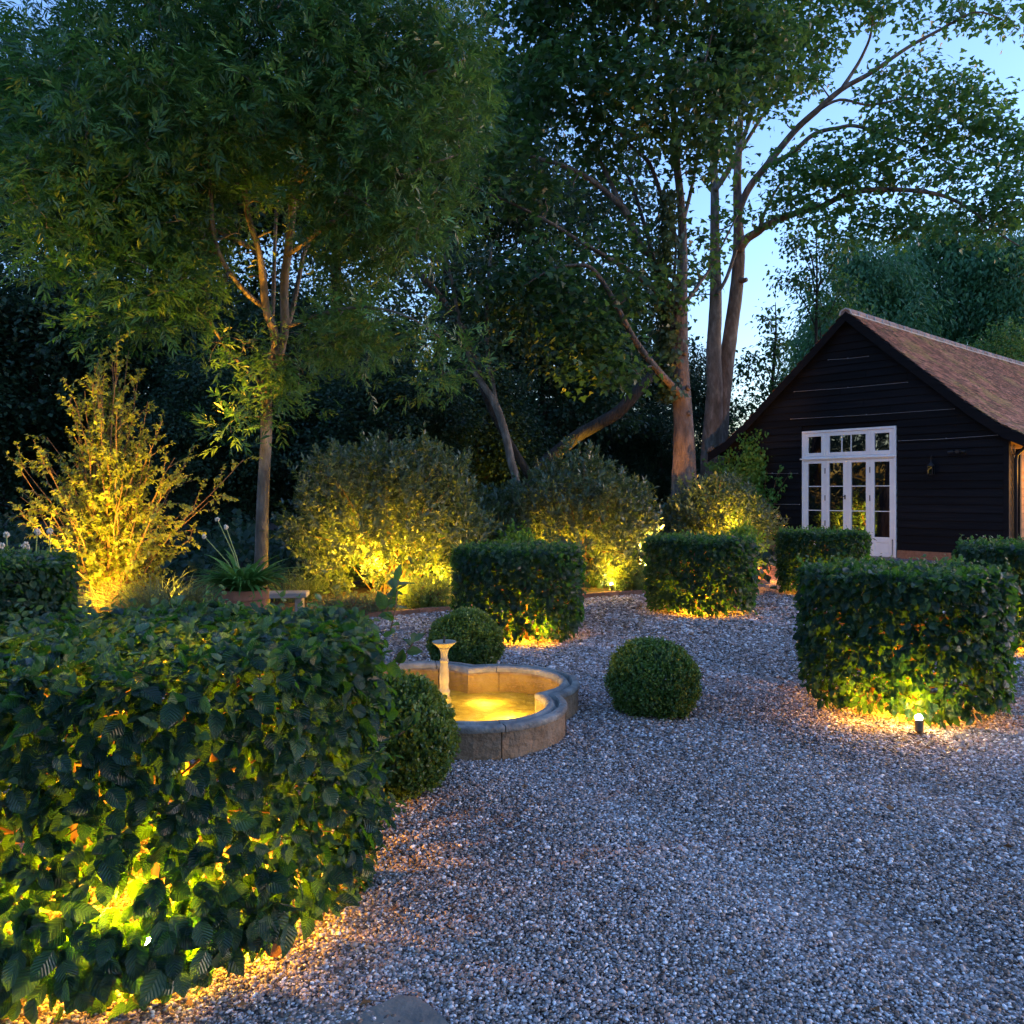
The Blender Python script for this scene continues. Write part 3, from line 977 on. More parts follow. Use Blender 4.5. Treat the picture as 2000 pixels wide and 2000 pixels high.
# ---------------------------------------------------------------- shrubs
def shrub(base, rx, rz, n_sh, m, name, label, cat, mat, tpl, Ls, seed, group=None, up=.55, low=.02, spiky=.0, bmat='twig', inner=.35):
    g = np.random.default_rng(seed)
    base = np.array(base)
    t = thing(name, label, cat, base, 0, group)
    u = unit(g.normal(size=(n_sh * 2, 3)))
    u = u[u[:, 2] > -.72][:n_sh]
    n = len(u)
    lump = 1 + .10 * np.sin(u[:, 0] * 5 + seed) * np.sin(u[:, 1] * 4 + seed) + .07 * np.sin(u[:, 2] * 9 + seed * 2) + .05 * np.sin(u[:, 0] * 13 + u[:, 2] * 11)
    q = lump * (g.uniform(0, 1, n) ** inner) * .95 + .0
    zc = rz * .42
    tip = u * np.array([rx, rx, rz * .58]) * q[:, None]
    tip[:, 2] = np.maximum(tip[:, 2] + zc, low)
    ax = unit(unit(tip - np.array([0, 0, zc * .6])) + np.array([0, 0, up]) + g.normal(0, .35, (n, 3)))
    ln = g.uniform(.16, .34, n) * (1 + spiky * (g.uniform(0, 1, n) > .9))
    parts = []
    for j in range(m):
        s_ = j / (m - 1)
        p = tip + ax * (ln * (s_ - .75))[:, None] + g.normal(0, .012, (n, 3))
        d = ax * .75 + g.normal(0, .55, (n, 3))
        nr = np.array([0, 0, .7]) + u * .5 + g.normal(0, .55, (n, 3))
        parts.append(scatter(tpl, p, d, nr, Ls * g.uniform(.6, 1.15, n), np.clip(g.uniform(0, .7, n) + .3 * s_ * g.uniform(0, 1, n), 0, 1)))
    V, F, UV, T = join(parts)
    np_mesh('foliage', V, F, mat, t, UV, T)
    mb = MB()
    idx = g.choice(n, min(n, 70), replace=False)
    for i in idx:
        e = Vector(tip[i] + ax[i] * ln[i] * .2)
        a = g.uniform(0, 2 * PI); b = Vector((.12 * rx * math.cos(a), .12 * rx * math.sin(a), 0))
        mid = b.lerp(e, .5) + Vector((g.uniform(-.08, .08), g.uniform(-.08, .08), .12 * rz))
        mb.tube([b, mid, e], [.014, .008, .003], 5, cap=False)
    mb.build('branches', M[bmat], t)
    return t


GS = 'grey-leaved shrubs lit from below'
pA = ground_at(760, 12.5); pB = ground_at(1130, 13.9); pC = ground_at(1398, 16.6)
shrub((pA.x, pA.y, 0), 1.68, 2.6, 1750, 20, 'grey_shrub', 'broad domed grey-green shrub left of the drum hedges, glowing yellow low down', 'shrub', M['olive'], T_OVAL, .108, 1, GS, spiky=1.0)
shrub((pB.x, pB.y, 0), 1.42, 2.4, 1400, 20, 'grey_shrub', 'grey-green shrub between the two middle drum hedges, brightest at its right foot', 'shrub', M['olive'], T_OVAL, .108, 2, GS, spiky=1.0)
shrub((pC.x, pC.y, 0), 1.25, 2.0, 1100, 20, 'grey_shrub', 'darker grey-green shrub beside the left corner of the barn', 'shrub', M['olive'], T_OVAL, .108, 3, GS, spiky=.6)
shrub((1.9, 18.8, 0), 1.2, 1.9, 900, 18, 'grey_shrub', 'grey-green shrub added behind the others for the door reflections, left of the sycamore foot', 'shrub', M['olive'], T_OVAL, .108, 14, GS)  # mostly unseen; added so the door panes reflect a lit shrub
pD = ground_at(955, 13.6)
shrub((pD.x, pD.y, 0), .95, 1.75, 600, 20, 'grey_shrub', 'smaller grey-green shrub filling the gap between the two largest shrubs', 'shrub', M['olive'], T_OVAL, .108, 4, GS, spiky=.6)

# low plants along the bed edge
q = ground_at(672, 10.35); shrub((q.x, q.y, 0), .42, .26, 420, 12, 'low_plant', 'low dark green mound at the gravel edge, left of the yellow one', 'plant', M['mound'], T_NARROW, .05, 5, 'low plants along the bed edge')
q = ground_at(730, 10.6); shrub((q.x, q.y, 0), .36, .24, 360, 12, 'low_plant', 'dull green mound between the dark mound and the feathery yellow plant', 'plant', M['mound'], T_NARROW, .05, 6, 'low plants along the bed edge')
q = ground_at(830, 11.1); shrub((q.x, q.y, 0), .45, .42, 500, 14, 'low_plant', 'feathery yellow-green plant glowing under the broad grey shrub', 'plant', M['feather'], T_NARROW, .06, 7, 'low plants along the bed edge', up=1.0)
q = ground_at(1228, 13.0); shrub((q.x, q.y, 0), .36, .5, 420, 14, 'low_plant', 'bright yellow-green plant beside the small lamp, between two drum hedges', 'plant', M['feather'], T_NARROW, .06, 8, 'low plants along the bed edge', up=.9)
q = ground_at(1010, 12.6); shrub((q.x, q.y, 0), .5, 1.05, 380, 14, 'leafy_plant', 'light green leafy plant showing over the drum hedge behind the pond', 'plant', M['climber'], T_LEAF, .075, 9, up=.9)
q = ground_at(1452, 15.2); shrub((q.x, q.y, 0), .42, 1.0, 340, 14, 'leafy_plant', 'orange-lit leafy plant in the gap left of the hedge at the barn doors', 'plant', M['climber'], T_LEAF, .07, 10, up=.8)
q = ground_at(-110, 9.6); shrub((q.x, q.y, 0), .8, .8, 400, 12, 'low_shrub', 'dark low shrub at the left edge behind the seed heads', 'shrub', M['mound'], T_LEAF, .06, 12)


# vase-shaped yellow shrub
def vase_shrub():
    b = ground_at(212, 9.9)
    t = thing('yellow_shrub', 'tall vase-shaped shrub at the left, lit bright yellow from its foot', 'shrub', (b.x, b.y, 0))
    g = np.random.default_rng(21)
    mb = MB(); parts = []
    for k in range(84):
        a = g.uniform(0, 2 * PI)
        spread = abs(g.normal(0, .62)) + .06
        hh = g.uniform(1.3, 3.3) * (1 - .27 * min(spread, 1.4))
        if k < 7: spread *= .5; hh = g.uniform(2.7, 3.45)
        if k in (7, 8, 9): spread = 1.35; hh = 1.5
        e = np.array([math.cos(a) * spread, math.sin(a) * spread * .8, hh])
        s0 = np.array([g.normal(0, .09), g.normal(0, .09), 0.0])
        c_ = np.array([e[0] * .35, e[1] * .35, hh * .55])
        ts = np.linspace(0, 1, 9)[:, None]
        q = (1 - ts) ** 2 * s0 + 2 * ts * (1 - ts) * c_ + ts ** 2 * e
        q += g.normal(0, .015, q.shape)
        mb.tube([Vector(x) for x in q], list(np.linspace(.014, .003, 9)), 6, cap=False)
        for j in range(15):
            ti = g.uniform(.2, 1.0)
            i = min(7, int(ti * 8))
            s1 = q[i] + (q[i + 1] - q[i]) * (ti * 8 - i)
            dr = unit((unit(e[None] * np.array([1, 1, .25])) * .8 + rnd_dir(1) * .8 + np.array([[0, 0, .35]])))[0]
            ln = g.uniform(.15, .5) * (1.15 - .4 * ti)
            e1 = s1 + dr * ln
            mb.tube([Vector(s1), Vector((s1 + e1) / 2 + np.array([0, 0, .03])), Vector(e1)], [.004, .003, .0015], 4, cap=False)
            nn = int(8 + ln * 28)
            tt = g.uniform(.1, 1, nn)[:, None]
            p = s1 + (e1 - s1) * tt + np.array([0, 0, .03]) * (4 * tt * (1 - tt))
            d = dr * .5 + g.normal(0, .5, (nn, 3)) + np.array([0, 0, -.45])
            parts.append(scatter(T_LEAF, p, d, np.array([0, -.2, .9]) + g.normal(0, .4, (nn, 3)), .062 * g.uniform(.6, 1.2, nn), g.uniform(.1, .95, nn)))
    V, F, UV, T = join(parts)
    np_mesh('foliage', V, F, M['spindle'], t, UV, T)
    mb.build('stems', M['twig'], t)
    return b


pY = vase_shrub()


# grasses
def tuft(base, n, h, spread, mat, name, label, cat, seed, wd=.006, group=None, arch=.9):
    g = np.random.default_rng(seed)
    t = thing(name, label, cat, base, 0, group)
    tp = tpl_blade(6, wd / h, arch)
    th = g.uniform(0, 2 * PI, n)
    r = spread * np.sqrt(g.uniform(0, 1, n)) * .4
    pos = np.stack([r * np.cos(th), r * np.sin(th), np.zeros(n)], 1)
    th2 = th + g.normal(0, .6, n)
    lean = np.abs(g.normal(0, .28, n)) + .05
    d = np.stack([np.cos(th2) * lean, np.sin(th2) * lean, np.ones(n)], 1)
    nr = np.stack([-np.cos(th2), -np.sin(th2), np.ones(n) * .2], 1)   # blades arch outward
    V, F, UV = tp
    v, f, u, tt = scatter((V, F, UV), pos, d, nr, h * g.uniform(.55, 1.1, n), g.uniform(0, 1, n))
    np_mesh('blades', v, f, mat, t, u, tt)
    return t


GR = 'tall grasses behind the front hedge'
for i, (px, d, h, lab) in enumerate([(300, 8.9, .95, 'pale grass tuft just right of the glowing yellow shrub'), (345, 9.3, .9, 'fine grass tuft midway between the yellow shrub and the potted lily'), (400, 9.1, .8, 'grass tuft leaning behind the potted lily')]):
    q = ground_at(px, d)
    tuft((q.x, q.y, 0.02), 420, h, .5, M['grass'], 'grass_tuft', lab, 'grass', 40 + i, .005, GR)
for i, (px, d, h, lab) in enumerate([(560, 11.6, .75, 'dry wispy grass at the left foot of the broad grey shrub'), (600, 11.9, .7, 'thin dark grass behind the low bench end')]):
    q = ground_at(px, d)
    tuft((q.x, q.y, 0.02), 160, h, .5, M['grass'], 'grass_tuft', lab, 'grass', 50 + i, .005, GR)


# potted lily
def lily(base, z0, n, ln, label, heads, seed, name='lily_plant'):
    g = np.random.default_rng(seed)
    t = thing(name, label, 'plant', (base[0], base[1], z0))
    parts = []
    for arch, k in ((.75, .5), (1.15, .5)):
        m = int(n * k)
        th = g.uniform(0, 2 * PI, m)
        r = .1 * np.sqrt(g.uniform(0, 1, m))
        pos = np.stack([r * np.cos(th), r * np.sin(th), np.zeros(m)], 1)
        lean = g.uniform(.1, .8, m)
        d = np.stack([np.cos(th) * lean, np.sin(th) * lean, np.ones(m)], 1)
        nr = np.stack([-np.cos(th), -np.sin(th), np.ones(m) * .2], 1)
        V, F, UV = tpl_blade(8, .052, arch)
        # strap leaves stay wide to near the tip
        parts.append(scatter((V, F, UV), pos, d, nr, ln * g.uniform(.6, 1.1, m), g.uniform(0, 1, m)))
    v, f, u, tt = join(parts)
    np_mesh('leaves', v, f, M['strap'], t, u, tt, smooth=True)
    for (dx, dy, hz) in heads:
        mb = MB(); mb.tube([(0, 0, .05), (dx * .4, dy * .4, hz * .55), (dx, dy, hz)], [.007, .006, .0045], 6)
        s_ = mb.build('flower_stem', M['stemgreen'], t)
        mb = MB()
        for q in range(16):
            a = rnd_dir(1)[0]
            c_ = Vector((dx, dy, hz)) + Vector(a) * .018
            mb.lathe([(.002, -.012), (.009, -.004), (.009, .004), (.002, .012)], 6, c_)
        mb.build('seed_head', M['seedhead'], s_)
    return t


d_pot = 8.7
pp = ground_at(480, d_pot)
pot = thing('terracotta_pot', 'round terracotta pot holding a strap-leaved lily', 'pot', (pp.x, pp.y, .0))
mb = MB()
mb.lathe([(.17, .0), (.175, .02), (.225, .44), (.24, .445), (.24, .54), (.215, .542), (.205, .48), (.0, .475)], 28)
mb.build('pot_body', M['terracotta'], pot, smooth=False)
lily((pp.x - .02, pp.y, 0), .48, 190, .62, 'strap-leaved lily in the terracotta pot with three pale seed heads', [(-.42, 0, .62), (-.3, .05, .8), (-.18, -.03, .72)], 61)
pl = ground_at(35, 7.7)
for i, (px, py, lab) in enumerate([(5, 1066, 'leftmost and shortest pale seed head above the far-left drum hedge'), (8, 1045, 'tall seed head at the left edge, leaning left'), (40, 1068, 'small ragged seed head between the taller ones'), (57, 1040, 'seed head tilted right above the far-left drum hedge'), (76, 1040, 'upright seed head nearest the yellow shrub')]):
    tp_ = P(px - 2, py, 7.7)
    bb = (tp_.x + (.05 if i in (1, 0) else -.06 if i == 3 else .0), 7.7 + .05 * i, 0)
    t = thing('seed_head_stem', lab, 'flower', bb, 0, 'seed heads at the far left')
    hz = tp_.z
    dx = tp_.x - bb[0]
    mb = MB(); mb.tube([(0, 0, 0), (dx * .4, 0, hz * .6), (dx, 0, hz)], [.009, .008, .006], 6)
    mb.build('flower_stem', M['stemgreen'], t)
    mb = MB()
    for q in range(22):
        a = rnd_dir(1)[0]
        mb.lathe([(.003, -.012), (.01, -.004), (.01, .004), (.003, .012)], 6, Vector((dx, 0, hz)) + Vector(a) * (.022 if i != 2 else .034))
    mb.build('seed_head', M['seedhead'], t)

# low bench end by the pot
bp_ = ground_at(550, 10.2)
bench = thing('garden_bench', 'low timber bench end beside the pot, grey weathered top', 'bench', (bp_.x, bp_.y, 0), .12)
mb = MB(); mb.box((-.30, -.17, .27), (.32, .17, .33)); o = mb.build('seat', M['timber'], bench)
o.modifiers.new('bevel', 'BEVEL').width = .008
for sx in (-.2, .22):
    mb = MB(); mb.box((sx - .04, -.13, 0), (sx + .04, .13, .27)); mb.build('leg', M['timber'], bench)

# brick edging along the bed
mb = MB()
acc = 0
for a, b in zip(EDGE[2:-1], EDGE[3:-1]):
    L_ = (b - a).length
    n = int(L_ / .225)
    ang = math.atan2(b.y - a.y, b.x - a.x)
    for k in range(n):
        c_ = a.lerp(b, (k + .5) / n)
        Mx = Matrix.Translation((c_.x, c_.y, random.uniform(-.006, .006))) @ Matrix.Rotation(ang + random.uniform(-.02, .02), 4, 'Z')
        mb.box((-L_ / n / 2 + .006, -.05, -.03), (L_ / n / 2 - .006, .052, .062), random.random(), Mx)
e = mb.build('brick_edging', M['brick'])
tag(e, 'low brick edging between the gravel and the planting bed', 'edging')
# a short flight of brick step in the gap by the barn
sp_ = ground_at(1492, 15.0)
t = thing('brick_step', 'low brick step glowing orange in the gap between two drum hedges', 'step', (sp_.x, sp_.y, 0), -.86 + PI / 2)
mb = MB()
for r_ in range(3):
    for k in range(4):
        mb.box((-.45 + k * .225 + (.1 if r_ % 2 else 0), -.1, r_ * .075), (-.45 + k * .225 + .215 + (.1 if r_ % 2 else 0), .1, r_ * .075 + .068), random.random())
mb.build('brickwork', M['brick'], t)

# fallen leaves and twig bits on the gravel
n = 420
k_ = rng.integers(0, len(DRUMS) - 1, n)
cx = np.array([d[0] for d in DRUMS])[k_]; cyy = np.array([d[1] for d in DRUMS])[k_]; rr_ = np.array([d[2] for d in DRUMS])[k_]
a_ = rng.uniform(0, 2 * PI, n); q_ = rr_ * (1 + np.abs(rng.normal(0, .35, n)))
lx = np.where(np.arange(n) % 3 == 0, rng.uniform(-2, 6, n), cx + q_ * np.cos(a_)); ly = np.where(np.arange(n) % 3 == 0, rng.uniform(2.2, 12, n), cyy + q_ * np.sin(a_))
ok = (np.hypot(lx - POND.x, ly - POND.y) > 1.05) & (ly > 1.5)
lx, ly = lx[ok], ly[ok]; n = len(lx)
V, F, UV, T = scatter(T_LEAF, np.stack([lx, ly, rng.uniform(.012, .02, n)], 1), np.stack([rng.normal(0, 1, n), rng.normal(0, 1, n), rng.normal(.05, .2, n)], 1), np.array([0, 0, 1.0]) + rng.normal(0, .35, (n, 3)), .042 * rng.uniform(.4, 1.2, n), rng.uniform(0, 1, n))
tag(np_mesh('leaf_litter', V, F, M['deadleaf'], None, UV, T), 'small brown fallen leaves scattered on the gravel', 'leaf litter', kind='stuff')

# curled dead leaf by the front drum
t = thing('dead_leaf', 'curled brown dead leaf standing on the gravel at the foot of the front hedge', 'dead leaf', (-.80, 2.72, 0))
V, F, UV = tpl_hornbeam()
V = V.copy(); V[:, 2] = 1.0 * V[:, 0] ** 2 * 2 - .5 * V[:, 1] ** 2
v, f, u, tt = scatter((V, F, UV), np.array([[.0, .0, .012]]), np.array([[.25, .1, .75]]), np.array([[.3, -1.0, .35]]), np.array([.085]), np.array([.5]))
o = np_mesh('blade', v, f, M['deadleaf'], t, u, tt, smooth=True)
o.modifiers.new('thickness', 'SOLIDIFY').thickness = .0012

# ---------------------------------------------------------------- barn
BA = Vector((8.53, 20.68, 0))
BR = math.atan2(-.755, .656)
barn = thing('barn', 'black weatherboarded barn with a red clay tile roof and white glazed doors', 'barn', BA, BR)
PROF = [(0, 6.14), (1.0, 5.22), (2.0, 4.33), (2.9, 3.53), (3.55, 3.03), (4.12, 2.74)]
BL = 15.0        # length back


def roof_z(x):
    x = abs(x)
    for (x0, z0), (x1, z1) in zip(PROF, PROF[1:]):
        if x <= x1: return z0 + (z1 - z0) * (x - x0) / (x1 - x0)
    return PROF[-1][1]


def roof_x(z):
    for (x0, z0), (x1, z1) in zip(PROF, PROF[1:]):
        if z >= z1: return max(0, x0 + (x1 - x0) * (z - z0) / (z1 - z0))
    return PROF[-1][0]


WX = 3.58
D0, D1, DH = -1.287, 1.17, 3.2
# gable boards
mb = MB()
z = .22
bh = .185
while z < 5.95:
    zt = min(z + bh, 5.98)
    x1 = min(WX - .07, roof_x(z + bh * .5) - .12)
    spans = [(-x1, D0 - .02), (D1 + .02, x1)] if z < DH + .02 else [(-x1, x1)]
    for a, b in spans:
        if b - a < .05: continue
        # butt joints
        cuts = [a] + sorted(random.uniform(a, b) for _ in range(1 if b - a > 3 else 0)) + [b]
        for c0, c1 in zip(cuts, cuts[1:]):
            dz = random.uniform(-.004, .004)
            vs = []
            for xx in (c0 + .002, c1 - .002):
                vs += [(xx, -.045 + random.uniform(-.004, .004), z - .02 + dz), (xx, -.012, zt + dz), (xx, .02, zt + dz), (xx, .0, z - .02 + dz)]
            mb.add(vs, [(0, 4, 5, 1), (1, 5, 6, 2), (3, 7, 4, 0), (2, 6, 7, 3), (0, 1, 2, 3), (4, 7, 6, 5)], random.random())
    z += bh
mb.build('gable_boards', M['board'], barn)
# wall core behind the boards (with the door opening)
mb = MB()
xs = sorted(set([-WX, -2.9, -2.0, -1.0, 0, 1.0, 2.0, 2.9, WX, D0, D1]))
for a, b in zip(xs, xs[1:]):
    lo = DH + .01 if (a >= D0 - 1e-6 and b <= D1 + 1e-6) else 0
    za, zb = roof_z(a) - .08, roof_z(b) - .08
    mb.add([(a, .025, lo), (b, .025, lo), (b, .025, zb), (a, .025, za), (a, .17, lo), (b, .17, lo), (b, .17, zb), (a, .17, za)],
           [(0, 1, 2, 3), (5, 4, 7, 6), (4, 5, 1, 0), (3, 2, 6, 7), (0, 3, 7, 4), (1, 5, 6, 2)])
mb.build('gable_wall', M['board'], barn)
for a, b in ((-WX - .02, D0 - .03), (D1 + .03, WX + .02)):
    mb = MB(); mb.box((a, -.06, 0), (b, .02, .2)); mb.build('brick_plinth', M['brick'], barn)
for s_ in (-1, 1):
    mb = MB(); mb.box((min(s_ * (WX - .065), s_ * (WX + .045)), -.062, .2), (max(s_ * (WX - .065), s_ * (WX + .045)), .05, 3.0)); mb.build('corner_board', M['board'], barn)
# side walls
for s_ in (1, -1):
    mb = MB()
    z = .22
    while z < 2.86:
        vs = []
        for yy in (.055, BL):
            vs += [(s_ * (WX + .045), yy, z - .02), (s_ * (WX + .012), yy, z + bh), (s_ * (WX - .02), yy, z + bh), (s_ * WX, yy, z - .02)]
        fs = [(0, 4, 5, 1), (1, 5, 6, 2), (3, 7, 4, 0), (2, 6, 7, 3), (0, 1, 2, 3), (4, 7, 6, 5)]
        if s_ > 0: fs = [tuple(reversed(f)) for f in fs]
        mb.add(vs, fs, random.random())
        z += bh
    mb.box((min(s_ * (WX - .16), s_ * (WX - .03)), .18, 0), (max(s_ * (WX - .16), s_ * (WX - .03)), BL, 2.9))
    mb.build('side_wall', M['board_side'], barn)
mb = MB(); mb.box((-WX, BL - .1, 0), (WX, BL, 3)); mb.add([(-WX, BL, 3), (WX, BL, 3), (0, BL, 5.9)], [(0, 1, 2)]); mb.build('back_wall', M['board'], barn)
mb = MB(); mb.box((WX + .06, .30, 0), (WX + .15, .39, 2.55)); mb.build('door_post', M['board'], barn)
mb = MB(); mb.tube([(WX + .38, .20, 2.66), (WX + .3, .2, 2.6), (WX + .12, .2, 2.42), (WX + .1, .2, 2.3), (WX + .1, .2, .05)], [.038] * 5, 10); mb.build('downpipe', M['iron'], barn, smooth=True)
mb = MB(); mb.tube([(4.16, -.2, 2.70), (4.16, BL, 2.70)], [.055, .055], 8); mb.build('gutter', M['iron'], barn)


# roof tiles
def tiles(sgn):
    # arc-length param of the profile
    seg = []
    for (x0, z0), (x1, z1) in zip(PROF, PROF[1:]): seg.append(math.hypot(x1 - x0, z1 - z0))
    tot = sum(seg)
    gauge, wd = .12, .165
    rows = int(tot / gauge)
    Vs, Fs, Ts = [], [], []
    b = 0

    def at(s):
        s = max(0, min(tot - 1e-6, s))
        for i, l in enumerate(seg):
            if s <= l:
                (x0, z0), (x1, z1) = PROF[i], PROF[i + 1]
                t = s / l
                return np.array([x0 + (x1 - x0) * t, z0 + (z1 - z0) * t]), np.array([(x1 - x0) / l, (z1 - z0) / l])
            s -= l
    y_lo, y_hi = -.22, BL + .2
    ncol = int((y_hi - y_lo) / wd)
    for r in range(rows + 1):
        s1 = tot - r * gauge + .03          # lower edge
        s0 = s1 - gauge - .05               # upper edge hidden under the next course
        if s0 < 0.02: s0 = .02
        p1, t1 = at(s1); p0, _ = at(s0)
        if s1 > tot: p1 = p1 + t1 * (s1 - tot)
        nrm = np.array([-t1[1], t1[0]])     # outward (x, z)
        off = (r % 2) * wd / 2
        ys = y_lo + off + np.arange(ncol) * wd
        n = len(ys)
        lift = rng.normal(.034, .004, n)
        sl = rng.normal(0, .004, n)
        low = p1[None] + nrm[None] * lift[:, None] + t1[None] * sl[:, None]
        top = np.repeat((p0 + nrm * .010)[None], n, 0)
        und = low - nrm[None] * .020
        a = ys + .002; c = ys + wd - .002
        sag = 0.035 * np.sin(np.clip((ys - y_lo) / BL, 0, 1) * PI)
        wob = rng.normal(0, .0025, n)

        def vv(pxz, yy, dz=0): return np.stack([sgn * pxz[:, 0], yy, pxz[:, 1] - sag + dz], 1)
        V = np.stack([vv(top, a), vv(top, c), vv(low, c, wob), vv(low, a, -wob), vv(und, c, wob), vv(und, a, -wob)], 1)
        F = np.array([(0, 1, 2, 3), (3, 2, 4, 5)])
        F2 = np.array([(0, 3, 5), (1, 4, 2)])
        if sgn > 0: F = F[:, ::-1]
        Vs.append(V.reshape(-1, 3))
        Fs.append((F[None] + (np.arange(n) * 6 + b)[:, None, None]).reshape(-1, 4))
        Ts.append(np.repeat(rng.uniform(0, 1, n), 6))
        b += n * 6
    return np.concatenate(Vs), np.concatenate(Fs), np.concatenate(Ts)


for s_ in (1, -1):
    V, F, T = tiles(s_)
    roof = np_mesh('roof', V, F, M['tile'], barn, tint=T)
    mb = MB()          # deck under the tiles
    for (x0, z0), (x1, z1) in zip(PROF, PROF[1:]):
        mb.add([(s_ * x0, -.2, z0), (s_ * x1, -.2, z1), (s_ * x1, BL + .15, z1 - .02), (s_ * x0, BL + .15, z0 - .02),
                (s_ * x0, -.2, z0 - .06), (s_ * x1, -.2, z1 - .06), (s_ * x1, BL + .15, z1 - .08), (s_ * x0, BL + .15, z0 - .08)],
               [(0, 1, 2, 3), (7, 6, 5, 4), (4, 5, 1, 0), (6, 7, 3, 2), (5, 6, 2, 1)])
    mb.build('roof_deck', M['board'], roof)
    mb = MB()          # barge board follows the verge
    pr = PROF
    for i, ((x0, z0), (x1, z1)) in enumerate(zip(pr, pr[1:])):
        def vb(x, z, y): return (s_ * x, y, z)
        wv = .24
        nx = .0
        mb.add([vb(x0, z0 - .01, -.235), vb(x1, z1 - .01, -.235), vb(x1, z1 - .01 - wv, -.235), vb(x0, z0 - .01 - wv, -.235),
                vb(x0, z0 - .01, -.205), vb(x1, z1 - .01, -.205), vb(x1, z1 - .01 - wv, -.205), vb(x0, z0 - .01 - wv, -.205)],
               [(0, 1, 2, 3), (7, 6, 5, 4), (0, 4, 5, 1), (3, 2, 6, 7), (0, 3, 7, 4), (1, 5, 6, 2)], .3)
        # soffit back to the wall
        mb.add([vb(x0, z0 - .065, -.2), vb(x1, z1 - .065, -.2), vb(x1, z1 - .065, .02), vb(x0, z0 - .065, .02)], [(0, 1, 2, 3)], .2)
    mb.build('barge_board', M['board'], roof)
# ridge tiles
mb = MB(); mo = MB()
y = -.24
zr = PROF[0][1] + .0
while y < BL + .1:
    sg = .035 * math.sin(min(max((y + .2) / BL, 0), 1) * PI)
    vs = []
    for yy in (y + .012, y + .425):
        for k in range(9):
            a = PI * (-.12 + 1.24 * k / 8)
            vs.append((.135 * math.cos(a), yy, zr - .045 - sg + .125 * math.sin(a)))
    fs = [(k, k + 1, 10 + k, 9 + k) for k in range(8)] + [tuple(range(8, -1, -1)), tuple(range(9, 18))]
    mb.add(vs, fs, random.random())
    mo.tube([(-.15, y, zr - .1 - sg), (-.12, y, zr - .0 - sg), (0, y, zr + .062 - sg), (.12, y, zr - .0 - sg), (.15, y, zr - .1 - sg)], [.022] * 5, 6)
    y += .437
mo.tube([(.155, -.22, zr - .105), (.155, BL * .5, zr - .14), (.155, BL, zr - .105)], [.022] * 3, 6)
rg = mb.build('ridge_tiles', M['ridge'], barn)
mo.build('ridge_mortar', M['mortar'], rg)

# doors: frame, transom lights, four leaves
fr = MB()
Y0, Y1 = -.052, .09
fr.box((D0, Y0, 0), (D0 + .055, Y1, DH)); fr.box((D1 - .055, Y0, 0), (D1, Y1, DH))
fr.box((D0 + .055, Y0, DH - .06), (D1 - .055, Y1, DH))
fr.box((D0 - .04, Y0 - .035, 2.45), (D1 + .02, Y0 - .001, 2.485)); fr.box((D0 + .055, Y0 + .001, 2.42), (D1 - .055, Y1, 2.52))
frame = fr.build('door_frame', M['white'], barn)
frame.modifiers.new('bevel', 'BEVEL').width = .006
LW = (D1 - D0 - .11) / 4


def leaf_frame(mb, x0, x1, z0, z1, st, rails, y0=-.03, y1=.03):
    """stiles both sides, rails = list of (z0, z1)"""
    mb.box((x0, y0, z0), (x0 + st, y1, z1)); mb.box((x1 - st, y0, z0), (x1, y1, z1))
    for a, b, dy in rails: mb.box((x0 + st, y0 + dy, a), (x1 - st, y1 - dy, b))


for k in range(4):
    x0 = D0 + .055 + k * LW + .002
    x1 = x0 + LW - .004
    mb = MB()
    st = .105
    leaf_frame(mb, x0, x1, .02, 2.415, st, [(.02, .10, .0), (.36, .495, .0), (1.115, 1.137, .008), (1.738, 1.76, .008), (2.345, 2.415, 0)])
    mb.box((x0 + st, -.012, .10), (x1 - st, .012, .36))
    mb.box((x0 + st + .02, -.02, .13), (x1 - st - .02, -.0125, .33))
    lf = mb.build('door_leaf', M['white'], barn)
    lf.modifiers.new('bevel', 'BEVEL').width = .004
    for (a, b) in [(.495, 1.115), (1.137, 1.738), (1.76, 2.345)]:
        g_ = MB(); tl = random.uniform(-.006, .006); tx = random.uniform(-.004, .004)
        xa, xb = x0 + st, x1 - st
        g_.add([(xa, .001 + tl + tx, a), (xb, .001 - tl + tx, a), (xb, .001 - tl - tx, b), (xa, .001 + tl - tx, b), (xa, .012 + tl, a), (xb, .012 - tl, a), (xb, .012 - tl, b), (xa, .012 + tl, b)],
               [(0, 1, 2, 3), (7, 6, 5, 4)])
        g_.build('pane', M['glass'], lf)
    if k in (0, 2):
        for zz in (.8, 1.45, 2.15) if k == 0 else (.45, 1.45, 2.15):
            h_ = MB(); h_.tube([(x1, -.036, zz - .07), (x1, -.036, zz + .07)], [.011, .011], 8); h_.build('hinge', M['iron'], lf)
    if k == 1:
        h_ = MB(); h_.lathe([(.0, 0), (.016, 0), (.016, .11), (.0, .11)], 8, (x1 - .05, -.038, 1.42)); h_.tube([(x1 - .05, -.04, 1.49), (x1 - .05, -.085, 1.49), (x1 - .15, -.085, 1.485)], [.009, .009, .008], 8)
        h_.build('handle', M['iron'], lf)
    if k == 3:
        h_ = MB(); h_.tube([(x1 - .03, -.045, .06), (x1 - .03, -.045, .42)], [.007, .007], 6); h_.lathe([(.0, -.015), (.016, 0), (.0, .03)], 8, (x1 - .03, -.045, .43)); h_.build('bolt', M['iron'], lf)
